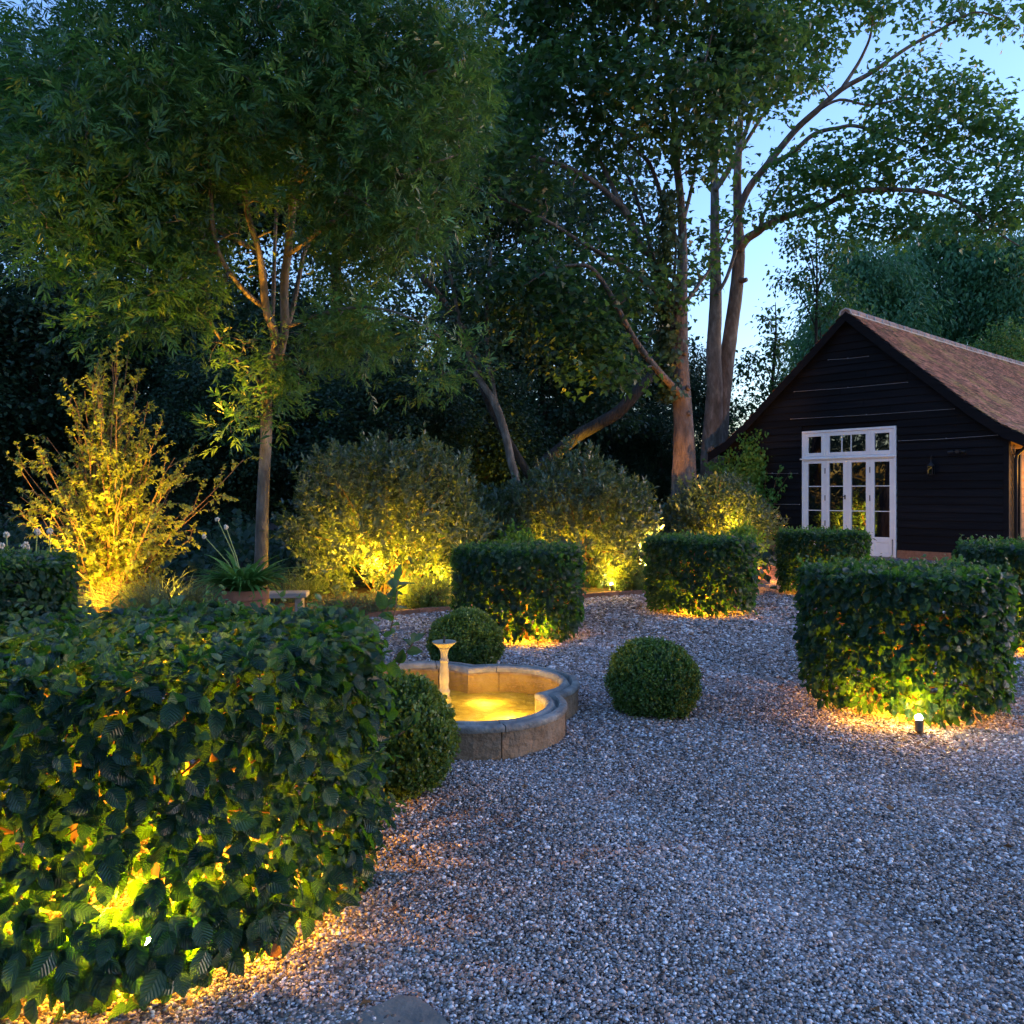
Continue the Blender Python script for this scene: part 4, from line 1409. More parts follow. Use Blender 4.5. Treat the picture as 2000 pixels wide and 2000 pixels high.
for (a, b, bars) in [(0, 1, ()), (1, 3, (.345, .6)), (3, 4, ())]:
    x0 = D0 + .055 + a * LW + .002
    x1 = D0 + .055 + b * LW - .002
    mb = MB(); st = .11
    leaf_frame(mb, x0, x1, 2.525, DH - .062, st, [(2.525, 2.62, 0), (3.045, DH - .062, 0)])
    xa, xb = x0 + st, x1 - st
    for q in bars: mb.box((xa + (xb - xa) * q - .012, -.022, 2.62), (xa + (xb - xa) * q + .012, .022, 3.045))
    tw_ = mb.build('transom_window', M['white'], barn)
    tw_.modifiers.new('bevel', 'BEVEL').width = .004
    g_ = MB(); g_.add([(xa, 0, 2.62), (xb, 0, 2.62), (xb, .004, 3.045), (xa, .004, 3.045)], [(0, 1, 2, 3)]); g_.build('pane', M['glass'], tw_)
mb = MB(); mb.box((D0 - .1, -.22, 0), (D1 + .1, -.07, .018)); mb.build('door_sill', M['stone'], barn)
# lantern, bracket lamp and climbing wires on the gable
ln_ = MB(); ln_.box((2.02 - .055, -.2, 2.02), (2.02 + .055, -.09, 2.2)); lant = ln_.build('wall_lantern', M['glass'], barn)
h_ = MB()
for sx in (-1, 1):
    for yy in (-.2, -.09): h_.box((2.02 + sx * .056 - .006, yy - .006, 2.01), (2.02 + sx * .056 + .006, yy + .006, 2.21))
h_.lathe([(.09, 2.205), (.07, 2.24), (.02, 2.29), (.012, 2.32)], 8, (2.02, -.145, 0)); h_.lathe([(.06, 1.99), (.075, 2.015)], 8, (2.02, -.145, 0))
h_.tube([(2.02, -.145, 2.31), (2.02, -.145, 2.42), (2.02, -.09, 2.45), (2.02, -.02, 2.40)], [.008] * 4, 6)
h_.build('lantern_frame', M['iron'], lant)
h_ = MB(); h_.box((2.55, -.14, 2.48), (2.63, -.03, 2.56)); h_.tube([(2.5, -.14, 2.52), (2.4, -.17, 2.5)], [.03, .035], 10); h_.tube([(2.68, -.14, 2.52), (2.78, -.17, 2.5)], [.03, .035], 10); h_.tube([(2.5, -.13, 2.52), (2.7, -.13, 2.52)], [.01, .01], 6)
h_.build('security_lamp', M['iron'], barn)
for (xa, za, xb, zb) in [(-.55, 5.0, .5, 4.96), (-1.5, 4.27, 1.45, 4.22), (-1.6, 3.55, 2.5, 3.5), (1.25, 2.83, 3.4, 2.85), (-2.9, 2.15, -1.4, 2.1), (-3.0, 1.3, -1.35, 1.28)]:
    mb = MB(); mb.tube([(xa, -.075, za), ((xa + xb) / 2, -.075, (za + zb) / 2 - .015), (xb, -.075, zb)], [.0035] * 3, 5)
    for q in (xa, (xa + xb) / 2, xb): mb.tube([(q, -.03, za + (zb - za) * (q - xa) / (xb - xa)), (q, -.08, za + (zb - za) * (q - xa) / (xb - xa))], [.007, .007], 6)
    mb.build('wire', M['wire'], barn)
mb = MB(); mb.add([(D0, .6, 0), (D1, .6, 0), (D1, .6, DH), (D0, .6, DH)], [(0, 1, 2, 3)]); mb.build('interior_dark_sheet', M['dark_inside'], barn)  # black sheet standing in for the unlit barn interior

# climber on the left corner of the barn
Rb = Matrix.Translation(BA) @ Matrix.Rotation(BR, 4, 'Z')


def climber():
    g = np.random.default_rng(77)
    base = Rb @ Vector((-3.1, -.25, 0))
    t = thing('wall_climber', 'leafy green climber on the left corner of the black barn', 'climber', base)
    mb = MB(); parts = []
    for k in range(25):
        xt = g.uniform(-4.2, -2.35); zt = g.uniform(1.4, 2.75 if xt < -3.5 else 3.3)
        if k > 20: xt, zt = g.uniform(-2.4, -1.5), g.uniform(1.8, 3.0)
        pts = []
        for s_ in np.linspace(0, 1, 9):
            x = -3.1 + (xt + 3.1) * s_ ** .8 + .08 * math.sin(7 * s_ + k)
            pts.append(Rb @ Vector((x, -.1 - .05 * g.uniform(0, 1), zt * s_)))
        mb.tube(pts, list(np.linspace(.013, .003, 9)), 5, cap=False)
        dens = 130 if k <= 20 else 16
        for j in range(dens):
            s_ = g.uniform(.15, 1)
            i = min(7, int(s_ * 8))
            p0 = np.array(pts[i].lerp(pts[i + 1], s_ * 8 - i)) + g.normal(0, .12 if k <= 20 else .04, 3)
            m = 5
            p = p0 + g.normal(0, .04, (m, 3))
            d = g.normal(0, .5, (m, 3)) + np.array([-.3, -.3, -.8])
            parts.append(scatter(T_LEAF, p, d, np.array([-.6, -.6, .5]) + g.normal(0, .35, (m, 3)), .105 * g.uniform(.6, 1.15, m), g.uniform(0, 1, m)))
    V, F, UV, T = join(parts)
    np_mesh('foliage', V, F, M['climber'], t, UV, T, origin=base)
    mb.build('stems', M['twig'], t, origin=base)


climber()


# ---------------------------------------------------------------- trees
class Tree:
    def __init__(s, name, label, cat, base, bark, leaf, group=None):
        s.base = Vector(base)
        s.root = thing(name, label, cat, base, 0, group)
        s.thin = 1.0
        s.mb = MB(); s.nodes = []; s.bark, s.leaf = bark, leaf; s.parts = []

    def limb(s, pts, n=9, sub=5, wob=.03):
        """pts: (px, py, d, radius)"""
        q = catmull([(P(a, b, d), r * s.thin) for a, b, d, r in pts], sub)
        s.mb.tube([p for p, r in q], [r for p, r in q], n, wob=wob)
        s.nodes += [(p, r) for p, r in q]

    def limb3(s, pts, n=7, sub=4, wob=.04):
        q = catmull(pts, sub)
        s.mb.tube([p for p, r in q], [r for p, r in q], n, wob=wob)
        s.nodes += [(p, r) for p, r in q]

    def twig_to(s, c, g, r0=.02, r1=.006):
        c = Vector(c)
        best, bd = None, 1e9
        for p, r in s.nodes:
            dd = (p - c).length + max(0, p.z - c.z) * .7 + (0.6 if r > .16 else 0)
            if dd < bd: bd, best = dd, (p, r)
        p, r = best
        L = (c - p).length
        if L < .15: return
        m1 = p.lerp(c, .4) + Vector((g.normal(0, .09) * L, g.normal(0, .09) * L, .08 * L))
        m2 = p.lerp(c, .75) + Vector((g.normal(0, .06) * L, g.normal(0, .06) * L, .08 * L))
        ra = min(r * .7, r0 + .008 * L)
        q = catmull([(p, ra), (m1, ra * .75), (m2, ra * .5), (c, r1)], 3)
        s.mb.tube([a for a, b in q], [b for a, b in q], 5, cap=False)
        s.nodes += [(a, b) for a, b in q[3:]]

    def puffs(s, blobs, g, dens, pr, m, tpl, Ls, tw=True, shell=.3, tintb=0.0, droop=.45, flat=.7):
        """blobs: (px,py,d, rx_px, ry_px, rd_m); dens puffs per blob volume unit"""
        Cs = []
        for (px, py, d, rx, ry, rd) in blobs:
            a, b = rx / F0 * d, ry / F0 * d
            n = max(4, int(dens * (a * b * rd) ** .66))
            u = unit(g.normal(size=(n, 3))) * (g.uniform(shell, 1, n) ** .5)[:, None]
            c = np.array(P(px, py, d)) + u * np.array([a, rd, b])
            Cs.append(c)
        Cs = np.concatenate(Cs)
        order = np.argsort(np.linalg.norm(Cs - np.array(s.nodes[len(s.nodes) // 2][0]), axis=1))
        Cs = Cs[order]
        if tw:
            for c in Cs: s.twig_to(c, g)
        n = len(Cs)
        cc = np.repeat(Cs, m, 0)
        off = g.normal(0, 1, (n * m, 3)) * np.array([pr, pr, pr * flat])
        pos = cc + off
        d_ = unit(off) * .8 + g.normal(0, .45, (n * m, 3)) + np.array([0, 0, -droop])
        nr = np.array([0, 0, .9]) + unit(off) * .45 + g.normal(0, .42, (n * m, 3))
        pt = np.repeat(g.uniform(-.18, .18, n), m)
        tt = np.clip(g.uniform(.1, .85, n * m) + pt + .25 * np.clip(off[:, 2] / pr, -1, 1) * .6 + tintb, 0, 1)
        s.parts.append(scatter(tpl, pos, d_, nr, Ls * g.uniform(.65, 1.2, n * m), tt))

    def done(s, clear=None):
        s.mb.build('trunk', s.bark, s.root, smooth=True, origin=s.base)
        if s.parts:
            V, F, UV, T = join(s.parts)
            if clear is not None:
                c_ = V[F[:, 0]]
                lo, hi, pr_ = clear
                ins = ((c_ > np.array(lo)) & (c_ < np.array(hi))).all(1) & (rng.uniform(0, 1, len(F)) < pr_)
                F = F[~ins]
            np_mesh('crown', V, F, s.leaf, s.root, UV, T, origin=s.base)
        return s.root


g = np.random.default_rng(101)
# --- narrow-leaved ash on the left
ASHD = 11.4
ash = Tree('ash_tree', 'narrow-leaved ash with a slim grey trunk and wide drooping crown, upper left', 'tree', ground_at(508, ASHD), M['bark_grey'], M['ash'])
D = ASHD
ash.limb([(508, 1185, D, .105), (510, 1100, D, .095), (514, 960, D, .083), (520, 850, D, .078), (520, 766, D, .078), (523, 725, D, .082), (540, 695, D, .085)], 14, 6)
ash.limb([(538, 702, D, .06), (536, 651, D - .1, .058), (520, 604, D - .2, .055), (514, 542, D - .3, .05), (503, 480, D - .4, .042), (480, 400, D - .6, .035), (478, 300, D - .8, .028), (460, 150, D - 1, .02), (440, 20, D - 1, .012)])
ash.limb([(543, 700, D, .07), (556, 642, D, .062), (555, 564, D, .06), (561, 502, D, .058), (570, 424, D, .055), (573, 362, D, .052), (592, 310, D, .048), (596, 200, D, .04), (605, 60, D, .03), (610, -120, D, .02)])
ash.limb([(552, 660, D, .04), (570, 610, D + .2, .036), (586, 533, D + .3, .032), (600, 480, D + .4, .028), (660, 380, D + .5, .022), (700, 280, D + .4, .016)])
ash.limb([(530, 640, D, .035), (534, 580, D + .4, .03), (536, 502, D + .6, .028), (540, 400, D + 1, .02)])
ash.limb([(512, 765, D, .03), (499, 738, D - .1, .03), (450, 690, D - .2, .025), (420, 645, D - .3, .022), (368, 573, D - .4, .02), (318, 527, D - .5, .017), (240, 480, D - .6, .012)])
ash.limb([(520, 604, D, .04), (470, 560, D - .6, .032), (420, 470, D - 1.1, .028), (400, 260, D - 1.6, .02), (330, 140, D - 1.8, .012)])
ash.limb([(505, 490, D, .035), (400, 440, D - .8, .028), (280, 380, D - 1.2, .022), (140, 340, D - 1.4, .016), (30, 330, D - 1.4, .01)])
ash.limb([(560, 500, D, .04), (640, 440, D - .7, .03), (720, 390, D - 1.2, .024), (820, 330, D - 1.4, .016), (900, 300, D - 1.3, .01)])
ash.limb([(575, 370, D, .035), (660, 260, D - .8, .028), (760, 170, D - 1.2, .02), (880, 130, D - 1.4, .012)])
ash.limb([(558, 640, D, .03), (640, 610, D - .5, .024), (720, 600, D - 1, .018), (800, 620, D - 1.2, .012), (860, 660, D - 1.2, .008)])
ash_b = [(150, 190, 10.6, 170, 120, 1.3), (60, 300, 10.2, 140, 110, 1.2), (330, 110, 10, 190, 120, 1.6), (460, 30, 10.5, 230, 110, 1.8), (600, 110, 10.3, 180, 120, 1.4), (760, 90, 10.6, 160, 120, 1.4), (860, 180, 10.8, 110, 130, 1.1),
         (300, 270, 9.6, 190, 110, 1.4), (130, 400, 9.8, 160, 90, 1.1), (470, 220, 9.8, 170, 100, 1.2), (700, 260, 10.2, 160, 110, 1.1), (830, 330, 10.3, 120, 100, .9), (330, 420, 10, 150, 80, 1.1),
         (190, 500, 10.2, 120, 60, .8), (300, 560, 10.3, 120, 70, .8), (440, 420, 10.6, 90, 80, .8), (410, 540, 10.6, 90, 60, .7), (650, 400, 10.4, 120, 80, .9), (780, 440, 10.2, 110, 60, .8), (700, 520, 10.8, 90, 50, .6), (640, 640, 11, 80, 60, .6), (740, 660, 10.8, 110, 50, .7), (860, 700, 10.6, 60, 50, .5),
         (470, 700, 11.0, 70, 45, .6), (520, 770, 11.2, 55, 40, .35), (560, 730, 11.1, 50, 45, .4), (470, 830, 11.2, 40, 28, .25), (240, 620, 10.2, 90, 40, .5),
         (300, -120, 11, 300, 120, 2.2), (700, -120, 11.5, 280, 120, 2.2), (20, 120, 12, 60, 60, .8), (600, 300, 11.8, 120, 100, 1)]
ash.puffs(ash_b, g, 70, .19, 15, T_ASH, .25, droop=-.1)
ash.done(((-3.72, 8, 3.35), (-2.75, 11.35, 5.25), .88))

# --- sycamore with a straight reddish trunk
SD = 18.0
syc = Tree('sycamore_tree', 'tall sycamore with a thick reddish trunk in the centre, limbs reaching left', 'tree', ground_at(1338, SD), M['bark_maple'], M['maple'])
syc.thin = .9
syc.limb([(1338, 1125, SD, .42), (1337, 1000, SD, .35), (1336, 927, SD, .30), (1335, 830, SD, .235), (1328, 721, SD, .22), (1328, 650, SD, .19), (1331, 576, SD, .145), (1333, 467, SD, .11), (1329, 388, SD, .095), (1322, 322, SD, .09), (1318, 250, SD, .085), (1308, 160, SD, .07), (1290, 60, SD, .05), (1270, -60, SD, .03)], 18, 6)
syc.limb([(1318, 700, SD - .1, .11), (1309, 620, SD + .1, .10), (1300, 560, SD + .2, .095), (1270, 500, SD + .2, .09), (1248, 475, SD, .085), (1226, 420, SD - .2, .085), (1201, 391, SD - .4, .07), (1154, 351, SD - .6, .06), (1096, 322, SD - .8, .052), (1045, 308, SD - .9, .045), (1009, 290, SD - 1, .035), (960, 250, SD - 1, .02)])
syc.limb([(1222, 415, SD, .06), (1190, 351, SD + .2, .055), (1161, 293, SD + .4, .05), (1135, 250, SD + .5, .045), (1110, 160, SD + .5, .035), (1070, 60, SD + .5, .02)])
syc.limb([(1331, 772, SD - .2, .09), (1305, 745, SD - .5, .085), (1277, 714, SD - .8, .08), (1237, 659, SD - 1, .07), (1197, 583, SD - 1.2, .06), (1161, 529, SD - 1.4, .05), (1132, 518, SD - 1.5, .04), (1080, 525, SD - 1.6, .025), (1020, 560, SD - 1.7, .012)])
syc.limb([(1320, 640, SD, .07), (1290, 580, SD - .3, .06), (1230, 529, SD - .6, .055), (1175, 496, SD - .9, .05), (1114, 460, SD - 1.1, .045), (1074, 435, SD - 1.3, .04), (1001, 398, SD - 1.5, .032), (943, 373, SD - 1.6, .022), (900, 350, SD - 1.6, .01)])
syc.limb([(1322, 470, SD, .06), (1300, 410, SD + .2, .055), (1284, 359, SD + .2, .055), (1266, 315, SD + .2, .05), (1237, 290, SD, .045), (1204, 250, SD, .04), (1160, 180, SD, .03), (1120, 100, SD, .015)])
syc.limb([(1333, 440, SD, .05), (1350, 370, SD + .4, .045), (1365, 300, SD + .6, .04), (1400, 200, SD + .6, .03), (1430, 80, SD + .6, .015)])
syc.limb([(1320, 300, SD, .05), (1350, 200, SD - .5, .04), (1380, 110, SD - .8, .025), (1400, 20, SD - .8, .012)])
syc.limb([(1335, 590, SD, .05), (1342, 587, SD + .2, .05), (1365, 555, SD + .6, .045), (1389, 520, SD + 1, .03), (1440, 420, SD + 1.2, .02)])
for (a, b) in [(1328, 600), (1337, 690), (1344, 758), (1345, 808), (1322, 640)]:            # knots
    c_ = P(a, b, SD - .2)
    syc.mb.tube([c_ + Vector((0, .02, 0)), c_ + Vector((.005, -.05, .0))], [.065, .03], 9)
syc_b = [(1010, 60, 18.6, 110, 110, 1.8), (1130, 40, 18, 120, 100, 1.8), (1260, 40, 17.8, 120, 90, 1.8), (1390, 40, 18, 120, 90, 1.8), (1120, 170, 17.6, 110, 80, 1.3), (1230, 170, 17, 100, 80, 1.2), (1360, 170, 17, 110, 80, 1.2), (1440, 150, 18, 80, 80, 1.2), (1010, 200, 17.4, 80, 80, 1), (1390, 280, 17.2, 90, 60, .9), (1480, 120, 18, 80, 70, 1),
         (990, 340, 16.8, 60, 70, .8), (960, 280, 17, 60, 70, .8), (1070, 370, 17, 60, 40, .6), (1180, 300, 18.4, 60, 50, .8), (1060, 560, 16.8, 80, 60, .7), (1150, 600, 17, 90, 70, .8), (1200, 690, 17, 70, 60, .7), (1130, 680, 17, 70, 60, .7), (970, 560, 16.8, 70, 60, .7), (1240, 560, 17.3, 60, 70, .5), (1200, 470, 17.8, 60, 40, .6), (1090, 480, 16.8, 60, 35, .5), (1360, 480, 18.6, 30, 60, .4),
         (1120, -110, 18, 260, 90, 2.5), (1380, -110, 18, 200, 90, 2.5), (1280, 240, 16.8, 70, 50, .6)]
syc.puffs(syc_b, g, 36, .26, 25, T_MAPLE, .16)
syc.done()

# ivy round the sycamore
iv = thing('ivy', 'ivy clinging to the left side of the thick reddish sycamore trunk', 'ivy', ground_at(1310, SD - .1))
n = 2600
zz = g.uniform(3.6, 8.2, n)
a = g.normal(PI * 1.02, .75, n)
rr = .2 + np.abs(g.normal(0, .16, n)) * np.clip(1.3 - np.abs(zz - 5.9) / 3.0, .25, 1.2)
cx = (1320 - 1000) / F0 * SD
pos = np.stack([cx + rr * np.cos(a), SD + rr * np.sin(a) - .05, zz], 1)
out = np.stack([np.cos(a), np.sin(a), np.zeros(n)], 1)
V, F, UV, T = scatter(T_ROUND, pos, out * .5 + g.normal(0, .4, (n, 3)) + np.array([0, 0, -.7]), out + np.array([0, 0, .4]) + g.normal(0, .3, (n, 3)), .13 * g.uniform(.6, 1.2, n), g.uniform(0, 1, n))
np_mesh('foliage', V, F, M['ivy'], iv, UV, T, origin=ground_at(1310, SD - .1))
mb = MB()
for kx in range(3): mb.tube([P(1318 - 3 * kx, 780, SD - .2), P(1314 - 4 * kx, 700, SD - .2), P(1315 - 3 * kx, 600, SD - .15), P(1322 - kx, 480, SD - .1)], [.012, .025, .02, .012], 6)
mb.build('stems', M['bark_dark'], iv, origin=ground_at(1310, SD - .1))

# --- twin-stemmed maple behind the barn corner
MD = 25.0
map_ = Tree('maple_tree', 'twin-stemmed maple behind the barn corner, long limbs reaching right over the roof', 'tree', ground_at(1402, MD), M['bark_grey'], M['maple_skylit'])
map_.thin = .9
map_.limb([(1398, 1075, MD, .6), (1396, 960, MD, .5), (1392, 884, MD, .40), (1394, 800, MD - .1, .30), (1396, 757, MD - .2, .27), (1394, 685, MD - .3, .25), (1398, 576, MD - .3, .2), (1396, 467, MD - .3, .16), (1396, 377, MD - .3, .14), (1391, 268, MD - .3, .12), (1385, 150, MD - .3, .08), (1380, 20, MD - .3, .04)], 14, 6)
map_.limb([(1396, 372, MD - .4, .1), (1422, 333, MD - .6, .09), (1451, 272, MD - .8, .08), (1480, 180, MD - .8, .05), (1500, 80, MD - .8, .03)])
map_.limb([(1410, 900, MD + .1, .3), (1404, 850, MD + .1, .32), (1414, 750, MD + .1, .27), (1427, 649, MD + .1, .24), (1440, 551, MD + .1, .22), (1443, 482, MD + .1, .205), (1442, 440, MD + .1, .16), (1440, 359, MD + .1, .14), (1443, 286, MD + .1, .12), (1450, 180, MD + .1, .08), (1460, 40, MD, .04)], 14, 6)
map_.limb([(1440, 545, MD + .1, .12), (1450, 548, MD - .15, .09), (1458, 546, MD - .3, .075)], 9)      # stub
map_.limb([(1443, 490, MD, .16), (1458, 467, MD - .2, .15), (1480, 453, MD - .4, .13), (1500, 438, MD - .6, .12), (1552, 417, MD - 1, .105), (1602, 404, MD - 1.3, .095), (1653, 380, MD - 1.8, .085), (1720, 370, MD - 2.2, .075), (1821, 377, MD - 2.7, .06), (1888, 404, MD - 3, .045), (1939, 447, MD - 3.2, .03), (1990, 480, MD - 3.2, .015)], 10)
map_.limb([(1441, 420, MD, .12), (1460, 372, MD - .1, .12), (1495, 326, MD - .3, .115), (1552, 256, MD - .6, .105), (1592, 219, MD - .9, .1), (1643, 175, MD - 1.2, .085), (1703, 141, MD - 1.5, .07), (1771, 94, MD - 1.8, .055), (1838, 57, MD - 2, .045), (1905, 24, MD - 2.2, .03), (1960, 40, MD - 2.3, .02), (1990, 60, MD - 2.3, .01)], 10)
map_.limb([(1643, 175, MD - 1.2, .07), (1683, 111, MD - 1, .05), (1703, 50, MD - 1, .035), (1690, -30, MD - 1, .02)])
map_.limb([(1500, 322, MD - .4, .09), (1545, 300, MD - .8, .08), (1590, 262, MD - 1, .07), (1636, 250, MD - 1.3, .06), (1670, 246, MD - 1.5, .055), (1727, 262, MD - 1.8, .045), (1800, 290, MD - 2, .03), (1870, 330, MD - 2.2, .015)])
map_.limb([(1592, 219, MD - .9, .05), (1640, 195, MD - 1.4, .045), (1700, 205, MD - 1.8, .035), (1780, 190, MD - 2, .02), (1850, 200, MD - 2.2, .012)])
map_.limb([(1443, 470, MD, .07), (1420, 540, MD - .5, .06), (1400, 575, MD - .5, .06)])
map_.limb([(1480, 453, MD - .4, .06), (1500, 400, MD - .3, .05), (1530, 350, MD - .3, .035), (1560, 320, MD - .3, .02)])
map_.limb([(1443, 300, MD, .07), (1480, 240, MD + .2, .06), (1530, 160, MD + .4, .045), (1570, 70, MD + .4, .03), (1590, -30, MD + .4, .02)])
map_b = [(1480, 30, 24.6, 80, 60, 1.6), (1570, 20, 24.8, 90, 50, 1.6), (1660, 20, 24, 70, 45, 1.2), (1560, 100, 24.5, 70, 50, 1.2), (1470, 130, 24, 70, 60, 1.2), (1520, 190, 24.2, 60, 40, .9), (1590, 130, 24.2, 40, 40, .7), (1740, 20, 23.5, 50, 30, .8), (1900, 5, 23, 60, 28, .8), (1980, 50, 22.6, 40, 36, .7), (1850, 30, 23, 30, 22, .5),
         (1770, 150, 23, 60, 36, .9), (1820, 190, 22.8, 80, 50, 1.1), (1900, 210, 22.6, 60, 50, .9), (1720, 195, 23, 50, 34, .7), (1760, 250, 23, 80, 40, 1), (1860, 270, 22.6, 90, 46, 1.1), (1950, 290, 22.4, 60, 60, .9), (1800, 330, 22.6, 90, 36, 1), (1710, 310, 23, 60, 36, .8), (1640, 300, 23.4, 60, 34, .7), (1580, 310, 23.6, 60, 40, .7),
         (1530, 350, 24, 60, 40, .7), (1600, 360, 23.4, 70, 34, .8), (1680, 345, 23, 70, 30, .8), (1560, 395, 23.6, 60, 26, .6), (1640, 425, 23, 80, 40, .9), (1740, 420, 22.4, 70, 40, .8), (1820, 430, 22.2, 60, 36, .7), (1900, 390, 22, 70, 50, .9), (1960, 440, 21.8, 60, 60, .8), (1980, 380, 22, 40, 60, .7), (1700, 450, 22.6, 50, 24, .5), (1510, 410, 24, 40, 22, .4), (1360, 560, 24.6, 26, 50, .4), (1420, 430, 24.4, 20, 30, .3),
         (1560, -100, 24.5, 200, 80, 2.5), (2100, 330, 22, 100, 120, 1.6)]
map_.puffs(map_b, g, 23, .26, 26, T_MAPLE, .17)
map_.done()

# --- middle trees in front of the wood
mid = Tree('slender_tree', 'forked slender tree leaning left behind the shrubs, between ash and sycamore', 'tree', ground_at(1018, 17), M['bark_grey'], M['wood_dark'])
mid.limb([(1020, 1110, 17, .1), (1009, 949, 17, .085), (998, 900, 17, .085), (987, 848, 17, .085), (969, 793, 17, .08), (947, 757, 17, .068), (925, 721, 17, .055), (900, 640, 16.8, .045), (880, 540, 16.6, .03), (850, 440, 16.5, .02)], 11)
mid.limb([(971, 800, 17, .055), (962, 750, 17.1, .05), (954, 706, 17.2, .045), (950, 600, 17.3, .035), (960, 480, 17.4, .025)])
mid.puffs([(900, 610, 16.8, 90, 60, .9), (1000, 640, 16.8, 90, 70, .9), (860, 520, 16.6, 70, 50, .7), (960, 520, 17, 70, 60, .8), (1050, 700, 17, 60, 60, .7), (950, 690, 16.6, 60, 40, .5)], g, 22, .22, 26, T_LEAF, .14)
mid.done()
lean = Tree('leaning_tree', 'rough dark trunk leaning up to the right behind the middle shrub', 'tree', ground_at(1060, 20), M['bark_dark'], M['wood_dark'])
lean.limb([(1000, 1110, 20.0, .17), (1040, 940, 20, .16), (1114, 862, 20, .155), (1165, 830, 20, .15), (1208, 804, 20, .15), (1248, 761, 20, .135), (1277, 725, 20.2, .12), (1292, 690, 20.6, .1), (1296, 600, 21, .08), (1270, 480, 21.5, .06), (1240, 380, 22, .04), (1200, 280, 22, .02)], 11)
lean.limb([(822, 536, 19, .03), (780, 510, 19, .07), (750, 492, 19, .075), (704, 449, 19, .07), (660, 400, 19, .04)], 8)
lean.limb([(1040, 940, 20, .1), (960, 800, 19.6, .09), (900, 640, 19.3, .085), (822, 536, 19, .075)], 8)
lean.puffs([(1230, 480, 21.5, 70, 70, 1), (1180, 380, 22, 80, 70, 1.2), (1100, 420, 22, 80, 60, 1.2), (1230, 300, 22, 60, 60, 1), (660, 470, 18.8, 60, 50, .6), (760, 560, 19, 60, 40, .6)], g, 16, .28, 26, T_LEAF, .15)
lean.done()


# --- woodland trees: three kinds, copied
def wood_proto(kind, seed):
    g = np.random.default_rng(seed)
    # unit tree of height ~10 m
    T_ = Tree('woodland_tree', '', 'tree', (0, 0, 0), M['bark_dark'] if kind != 2 else M['bark_grey'], {0: M['wood_dark'], 1: M['wood_dark'], 2: M['poplar'], 3: M['bright'], 4: M['wood_dark']}[kind])
    h = 10.0
    lean_ = g.normal(0, .25, 2)
    tr = [(Vector((lean_[0] * t * t, lean_[1] * t * t, h * .92 * t)), .2 * (1 - t) ** .8 + .02) for t in np.linspace(0, 1, 9)]
    T_.limb3(tr, 9, 3)
    cr = {0: 2.9, 1: 2.4, 2: 2.0, 3: 2.2, 4: 3.3}[kind]
    lo = {0: .12, 1: .3, 2: .2, 3: .1, 4: .62}[kind]
    for k in range(22):
        t = g.uniform(lo + .05, .9)
        p0 = tr[min(8, int(t * 8))][0]
        a = g.uniform(0, 2 * PI)
        ln = cr * (1.05 - .65 * abs(t - .45)) * g.uniform(.5, .95)
        e = p0 + Vector((math.cos(a) * ln, math.sin(a) * ln, ln * g.uniform(.15, .7)))
        T_.limb3([(p0, .05 * (1.1 - t)), (p0.lerp(e, .5) + Vector((0, 0, .15)), .03 * (1.1 - t)), (e, .008)], 5, 3)
    m = {0: 170, 1: 120, 2: 240, 3: 170, 4: 170}[kind]
    npf = {0: 190, 1: 110, 2: 150, 3: 150, 4: 150}[kind]
    u = unit(g.normal(size=(npf, 3))) * (g.uniform(.12, 1, npf) ** .45)[:, None]
    zc = h * (lo + 1) / 2
    Cs = u * np.array([cr, cr, h * (1 - lo) / 2]) + np.array([0, 0, zc])
    Cs[:, :2] *= (1 - .35 * np.clip((Cs[:, 2] - zc) / (h - zc), 0, 1))[:, None]
    Cs += g.normal(0, .18, Cs.shape)
    for c in Cs[::2]: T_.twig_to(c, g, .012, .004)
    n = len(Cs)
    cc = np.repeat(Cs, m, 0)
    pr = {0: .42, 1: .36, 2: .3, 3: .36, 4: .3}[kind]
    off = g.normal(0, 1, (n * m, 3)) * np.array([pr, pr, pr * (.7 if kind != 2 else 1.25)])
    d_ = unit(off) * .7 + g.normal(0, .5, (n * m, 3)) + np.array([0, 0, -.4 if kind != 2 else -1.4])
    nr = np.array([0, 0, .9]) + unit(off) * .4 + g.normal(0, .45, (n * m, 3))
    if kind == 2: nr = unit(off) + g.normal(0, .5, (n * m, 3))
    tt = np.clip(g.uniform(.1, .9, n * m) + np.repeat(g.uniform(-.2, .2, n), m), 0, 1)
    Ls = {0: .16, 1: .15, 2: .19, 3: .13, 4: .13}[kind]
    T_.parts.append(scatter(T_LEAF if kind != 2 else T_NARROW, cc + off, d_, nr, Ls * g.uniform(.65, 1.25, n * m), tt))
    root = T_.done()
    return root


protos = {}


def wood(kind, px, d, h, wd, label, rot, group):
    loc = ground_at(px, d)
    if kind not in protos:
        r = wood_proto(kind, 300 + kind)
        protos[kind] = r
    else:
        src = protos[kind]
        r = src.copy(); C.objects.link(r)
        for ch in list(src.children):
            c_ = ch.copy(); C.objects.link(c_); c_.parent = r
    r.location = loc
    r.rotation_euler = (0, 0, rot)
    r.scale = (h / 10 * wd, h / 10 * wd, h / 10)
    tag(r, label, 'tree', group)
    return r


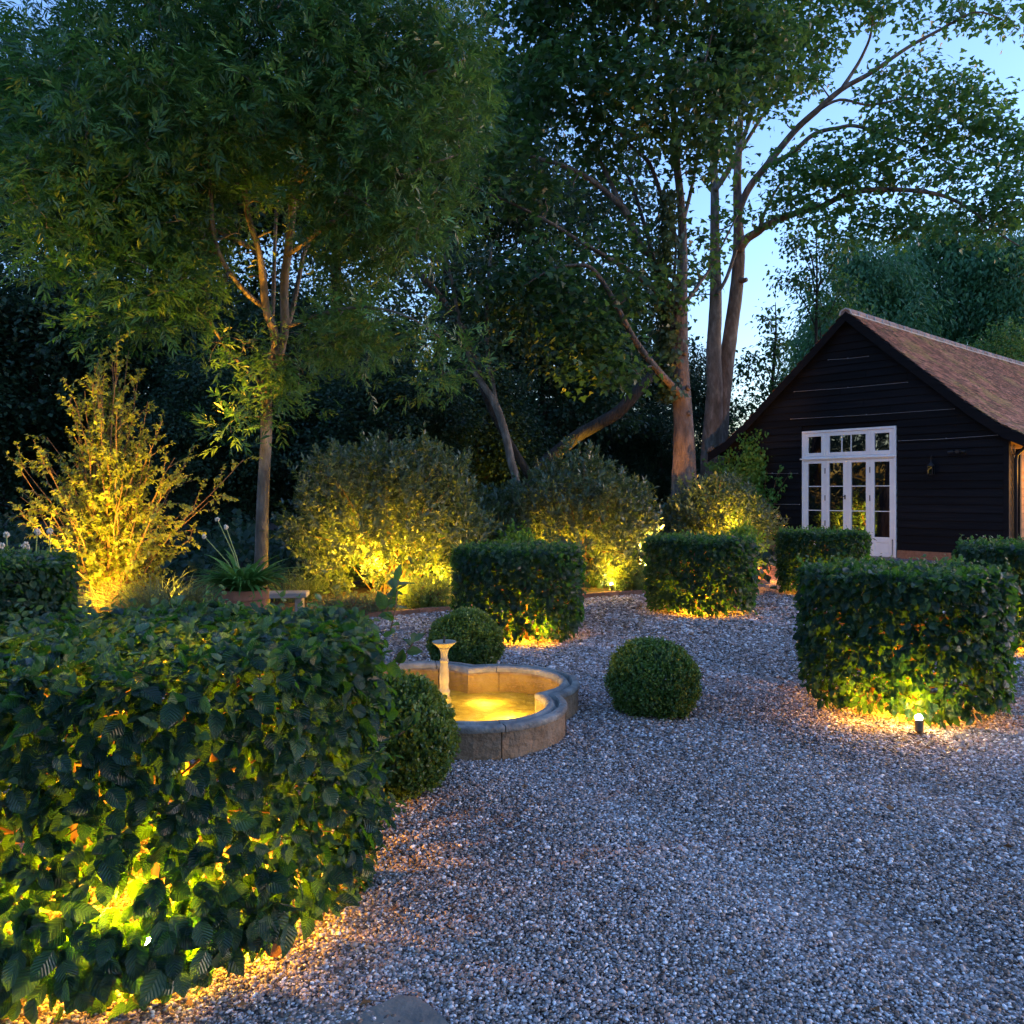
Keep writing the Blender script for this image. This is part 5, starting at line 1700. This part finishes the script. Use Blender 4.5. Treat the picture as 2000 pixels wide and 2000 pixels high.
GW = 'dark woodland trees behind the garden'
GP = 'trees behind the barn'
WOOD = [
    (0, -260, 21, 9.0, 1.2, 'dark woodland tree at the far left edge, left of the yellow shrub'),
    (0, 60, 23, 8.8, 1.25, 'dark woodland tree directly behind the tall yellow shrub'),
    (1, 325, 24, 10.2, 1.2, 'dark woodland tree with a bare trunk showing between yellow shrub and ash'),
    (0, 600, 25, 8.2, 1.3, 'dark woodland tree behind the ash trunk, right of it'),
    (0, 760, 21, 5.6, 1.3, 'dark bushy tree behind the broad grey shrub'),
    (1, 850, 27, 11.0, 1.3, 'dark woodland tree behind the slender forked tree'),
    (0, 1060, 29, 9.8, 1.2, 'dark woodland tree behind the leaning trunk'),
    (1, 1120, 34, 16.0, 1.1, 'tall thin-leaved tree showing blue sky left of the sycamore'),
    (0, 1190, 36, 10.5, .9, 'dark woodland tree just left of the sycamore trunk, far back'),
    (0, 180, 33, 11.0, 1.3, 'far dark tree behind the ash crown, left'),
    (0, 460, 34, 11.5, 1.3, 'far dark tree behind the ash crown, centre'),
    (4, -120, 29, 16.5, 1.0, 'tall dark tree rising behind the ash crown at the far left'),
    (4, 130, 31, 17.5, 1.0, 'tall dark tree rising behind the ash crown, above the yellow shrub'),
    (4, 390, 30, 17, 1.0, 'tall dark tree rising behind the ash crown, just left of its trunk'),
    (4, 660, 32, 18, 1.0, 'tall dark tree rising behind the ash crown, right of its trunk'),
    (4, 900, 31, 17.5, 1.0, 'tall dark tree between the crowns of ash and sycamore'),
    (0, -80, 36, 12, 1.3, 'far dark tree at the left edge behind the others'),
    (0, 930, 24, 5.6, 1.3, 'low dark tree behind the gap between the two largest shrubs'),
    (0, 1345, 33, 7.6, .9, 'small dark tree seen between the sycamore and the maple stems'),
    (0, 1290, 30, 5.0, 1.0, 'low dark bush-like tree at the foot of the sycamore'),
    (0, 420, 21, 5.2, 1.3, 'low dark tree between the yellow shrub and the ash trunk'),
]
for i, (kd, px, d, h, wd, lab) in enumerate(WOOD): wood(kd, px, d, h, wd, lab, i * 1.7, GW)
BACK = [
    (2, 1705, 40, 14.0, 1.35, 'tall hanging-leaved tree just right of the barn ridge end'),
    (2, 1835, 43, 16.0, 1.35, 'tall hanging-leaved tree in the middle behind the barn roof'),
    (2, 1965, 40, 14.4, 1.35, 'tall hanging-leaved tree at the right edge behind the barn roof'),
    (2, 2100, 44, 15.5, 1.3, 'tall hanging-leaved tree just past the right edge'),
    (2, 1632, 46, 12.4, 1.1, 'hanging-leaved tree farthest left behind the barn gable'),
    (3, 1930, 33, 8.6, 1.2, 'bright green rounded tree peeping over the barn roof'),
]
for i, (kd, px, d, h, wd, lab) in enumerate(BACK): wood(kd, px, d, h, wd, lab, i * 1.1 + .5, GP)


# thin saplings against the bright sky
def sapling(px, d, top_py, label, seed, blobs, side):
    g = np.random.default_rng(seed)
    T_ = Tree('sapling', label, 'tree', ground_at(px, d), M['bark_dark'], M['maple'], 'thin saplings left of the barn ridge')
    T_.limb([(px, 1010, d, .09), (px + 2, 850, d, .075), (px + side, 700, d, .06), (px + side * 1.3, (top_py + 700) / 2, d, .04), (px + side * 1.2, top_py, d, .012)], 7)
    for b in blobs: T_.limb([(px + side * .8, min(b[1] + 90, 860), d, .035), ((px + side + b[0]) / 2 + 6, b[1] + 45, d, .022), (b[0], b[1], d, .008)], 5)
    T_.puffs([(a, b, d, rx, ry, .6) for a, b, rx, ry in blobs], g, 26, .2, 20, T_LEAF, .19)
    T_.done()


sapling(1500, 31, 590, 'thin airy sapling against the sky, left one of the two', 401, [(1505, 620, 26, 26), (1520, 670, 40, 30), (1490, 700, 36, 30), (1530, 730, 40, 34), (1470, 740, 36, 34), (1500, 790, 50, 36), (1450, 700, 20, 24), (1440, 800, 34, 40)], 12)
sapling(1585, 30, 440, 'taller sapling against the sky beside the barn ridge end', 402, [(1600, 500, 40, 34), (1640, 480, 34, 30), (1560, 480, 34, 24), (1580, 560, 30, 30), (1640, 560, 44, 40), (1535, 545, 28, 20), (1660, 620, 40, 30), (1600, 620, 30, 26), (1560, 450, 30, 26)], 8)

# far wood edge closing the horizon
g = np.random.default_rng(900)
n = 60000
xx = g.uniform(-52, 48, n)
yy = 46 + g.uniform(-2.5, 2.5, n) + .004 * xx ** 2
top = 6.0 + 1.1 * np.sin(xx * .45) + .7 * np.sin(xx * 1.3 + 1) - np.where((xx > 8) & (xx < 21), 1.6, 0)
zz = top * g.uniform(0, 1, n) ** .8
pos = np.stack([xx, yy, zz], 1)
n2 = 45000
y2 = g.uniform(-45, 46, n2); x2 = -50 + g.uniform(-2.5, 2.5, n2)
pos = np.concatenate([pos, np.stack([x2, y2, (9 + 1.5 * np.sin(y2 * .5)) * g.uniform(0, 1, n2) ** .8], 1)])
n += n2
V, F, UV, T = scatter(T_ROUND, pos, g.normal(0, .6, (n, 3)) + np.array([0, 0, -.5]), np.array([0, -.8, .5]) + g.normal(0, .4, (n, 3)), .5 * g.uniform(.6, 1.2, n), g.uniform(0, .8, n))
o = np_mesh('far_wood', V, F, M['wood_dark'], None, UV, T)
tag(o, 'far dark wood edge closing the view behind the trees', 'wood', kind='stuff')

n = 26000
xx = g.uniform(-15, 4.5, n); yy = g.uniform(13.2, 25, n)
xx = np.where((xx > .3) & (yy > 16.9) & (yy < 21), xx - 6, xx)
zz = (.55 + .4 * np.sin(xx * 1.1) * np.sin(yy * .9) + .25 * np.sin(xx * 2.7 + yy)) * g.uniform(0, 1, n) ** .7
pos = np.stack([xx, yy, np.maximum(zz, .02)], 1)
V, F, UV, T = scatter(T_ROUND, pos, g.normal(0, .7, (n, 3)) + np.array([0, 0, .3]), np.array([0, -.4, .8]) + g.normal(0, .5, (n, 3)), .17 * g.uniform(.5, 1.2, n), g.uniform(0, .8, n))
o = np_mesh('undergrowth', V, F, M['wood_dark'], None, UV, T)
tag(o, 'dark undergrowth on the wood floor behind the shrubs', 'undergrowth', kind='stuff')

# ---------------------------------------------------------------- lamps and added fill lights
# under the drums
lamp((-1.2, 2.62, .22), 2.0, .03)
lamp((-1.25, 2.53, .20), 1.8, .02)  # from here to the loop: fills added to spread the front lamp's glow
lamp((-1.0, 2.58, .18), 1.8, .02)
lamp((-1.55, 2.56, .2), 2.0, .02)
lamp((-1.5, 2.74, .22), 3.0, .03)
lamp((-.88, 2.72, .12), 1.1, .03)
lamp((-1.3, 3.2, .30), 10, .03)
for i, wt_ in ((1, 7.5), (2, 7.5), (3, 7.0), (4, 7.0), (5, 8.0)):
    x, y, R, Hh = DRUMS[i]
    dv = Vector((x, y, 0)).normalized()
    lamp((x - dv.x * .33, y - dv.y * .36, .22), wt_ * .62, .03)
lamp((.32, 8.36, .18), 1.6, .03)
spotlight(P(1795, 1383, 5.25), (2.70, 5.5, .9), 'bronze spike light glaring at the foot of the right-hand drum hedge', .10)
lamp((2.63, 5.34, .2), .9, .025)
lamp((2.30, 5.50, .18), .8, .025)
spotlight((-1.16, 2.60, 0), (-1.2, 2.9, .8), 'bronze spotlight glinting through the leaves at the foot of the big front hedge', .10)
sp3 = ground_at(1195, 12.9)
spotlight((sp3.x, sp3.y, 0), (pB.x + .3, pB.y, 1.6), 'small spotlight on the bed edge in front of the shrub between two drum hedges', .12)
# shrubs
lamp((pB.x + .52, pB.y - .80, .35), 40, .22, GOLD)
lamp((pB.x - .25, pB.y - .6, .6), 26, .22, GOLD)
lamp((pA.x - .1, pA.y - .75, .6), 46, .22, GOLD)
lamp((pA.x + .75, pA.y - .65, .35), 22, .22, GOLD)
lamp((pA.x - .6, pA.y - .5, .7), 20, .22, GOLD)
lamp((pA.x + .40, pA.y - 1.45, .25), 12, .22, GOLD)
lamp((pC.x + .1, pC.y - .45, .45), 36, .22, GOLD)
lamp((pC.x + 1.7, pC.y + 1.0, .2), 8, .05, AMBER)
lamp((pA.x + .1, pA.y - .5, 1.1), 4, .25, GOLD)  # this and the raised ones below: fills added to carry the glow higher
lamp((pA.x - .7, pA.y - .5, .9), 5, .25, GOLD)
lamp((pA.x + .75, pA.y - .4, .85), 5, .25, GOLD)
lamp((pB.x + .1, pB.y - .4, .9), 5, .25, GOLD)
lamp((pB.x - .6, pB.y - .4, .8), 5, .25, GOLD)
lamp((pC.x + .1, pC.y - .5, 1.05), 16, .22, GOLD)
lamp((3.5, 19.0, .35), 380, .2, GOLD, aim=(1.7, 18.8, .7), cone=120)  # unseen light added to brighten the hidden shrub for the pane reflections
lamp((pY.x + .10, pY.y - .35, .40), 5, .22, GOLD)
lamp((pY.x + .35, pY.y - 1.3, .1), 270, .2, GOLD, aim=(pY.x, pY.y + .1, 2.15), cone=80, blend=1.0)
# uplights on the trees
lamp((-3.9, 9.4, .2), 70, .08, (1, .5, .04), aim=P(440, 580, 11.2), cone=55)
lamp((-4.3, 10.2, .2), 560, .06, (1, .40, .03), aim=P(530, 560, 11.3), cone=22)
lamp((2.2, 13.6, .2), 800, .08, (1, .40, .08), aim=P(1300, 640, 18), cone=62)
lamp((4.6, 16.9, .2), 200, .08, (1, .42, .10), aim=P(1396, 650, 25), cone=50)
# barn side
lamp(Rb @ Vector((WX + .9, .9, 1.9)), 16, .05, AMBER)
sp4 = ground_at(1490, 14.6)
lamp((sp4.x, sp4.y, .35), 6, .04, (1, .34, .03))
# pond
POOL = (1.0, .60, .13)
lamp((POND.x + .24, POND.y - .42, .085), 1.5, .02, POOL)
lamp((POND.x + .46, POND.y - .05, .085), 1.0, .02, POOL)
lamp((POND.x + .28, POND.y + .34, .085), .8, .02, POOL)  # fill added to brighten the water in the back lobe
lamp((POND.x - .40, POND.y + .1, .085), 1.2, .02, POOL)
lamp((POND.x - .05, POND.y - .24, .07), .6, .02, POOL)

# ---------------------------------------------------------------- render settings
S.view_settings.view_transform = 'Standard'
S.view_settings.look = 'None'
S.view_settings.exposure = 3.42
S.view_settings.gamma = 1.0
cy = S.cycles
cy.max_bounces = 6
cy.diffuse_bounces = 3
cy.glossy_bounces = 2
cy.transmission_bounces = 3
cy.transparent_max_bounces = 6
cy.sample_clamp_indirect = 4.0
cy.use_denoising = True
cy.caustics_reflective = False
cy.caustics_refractive = False
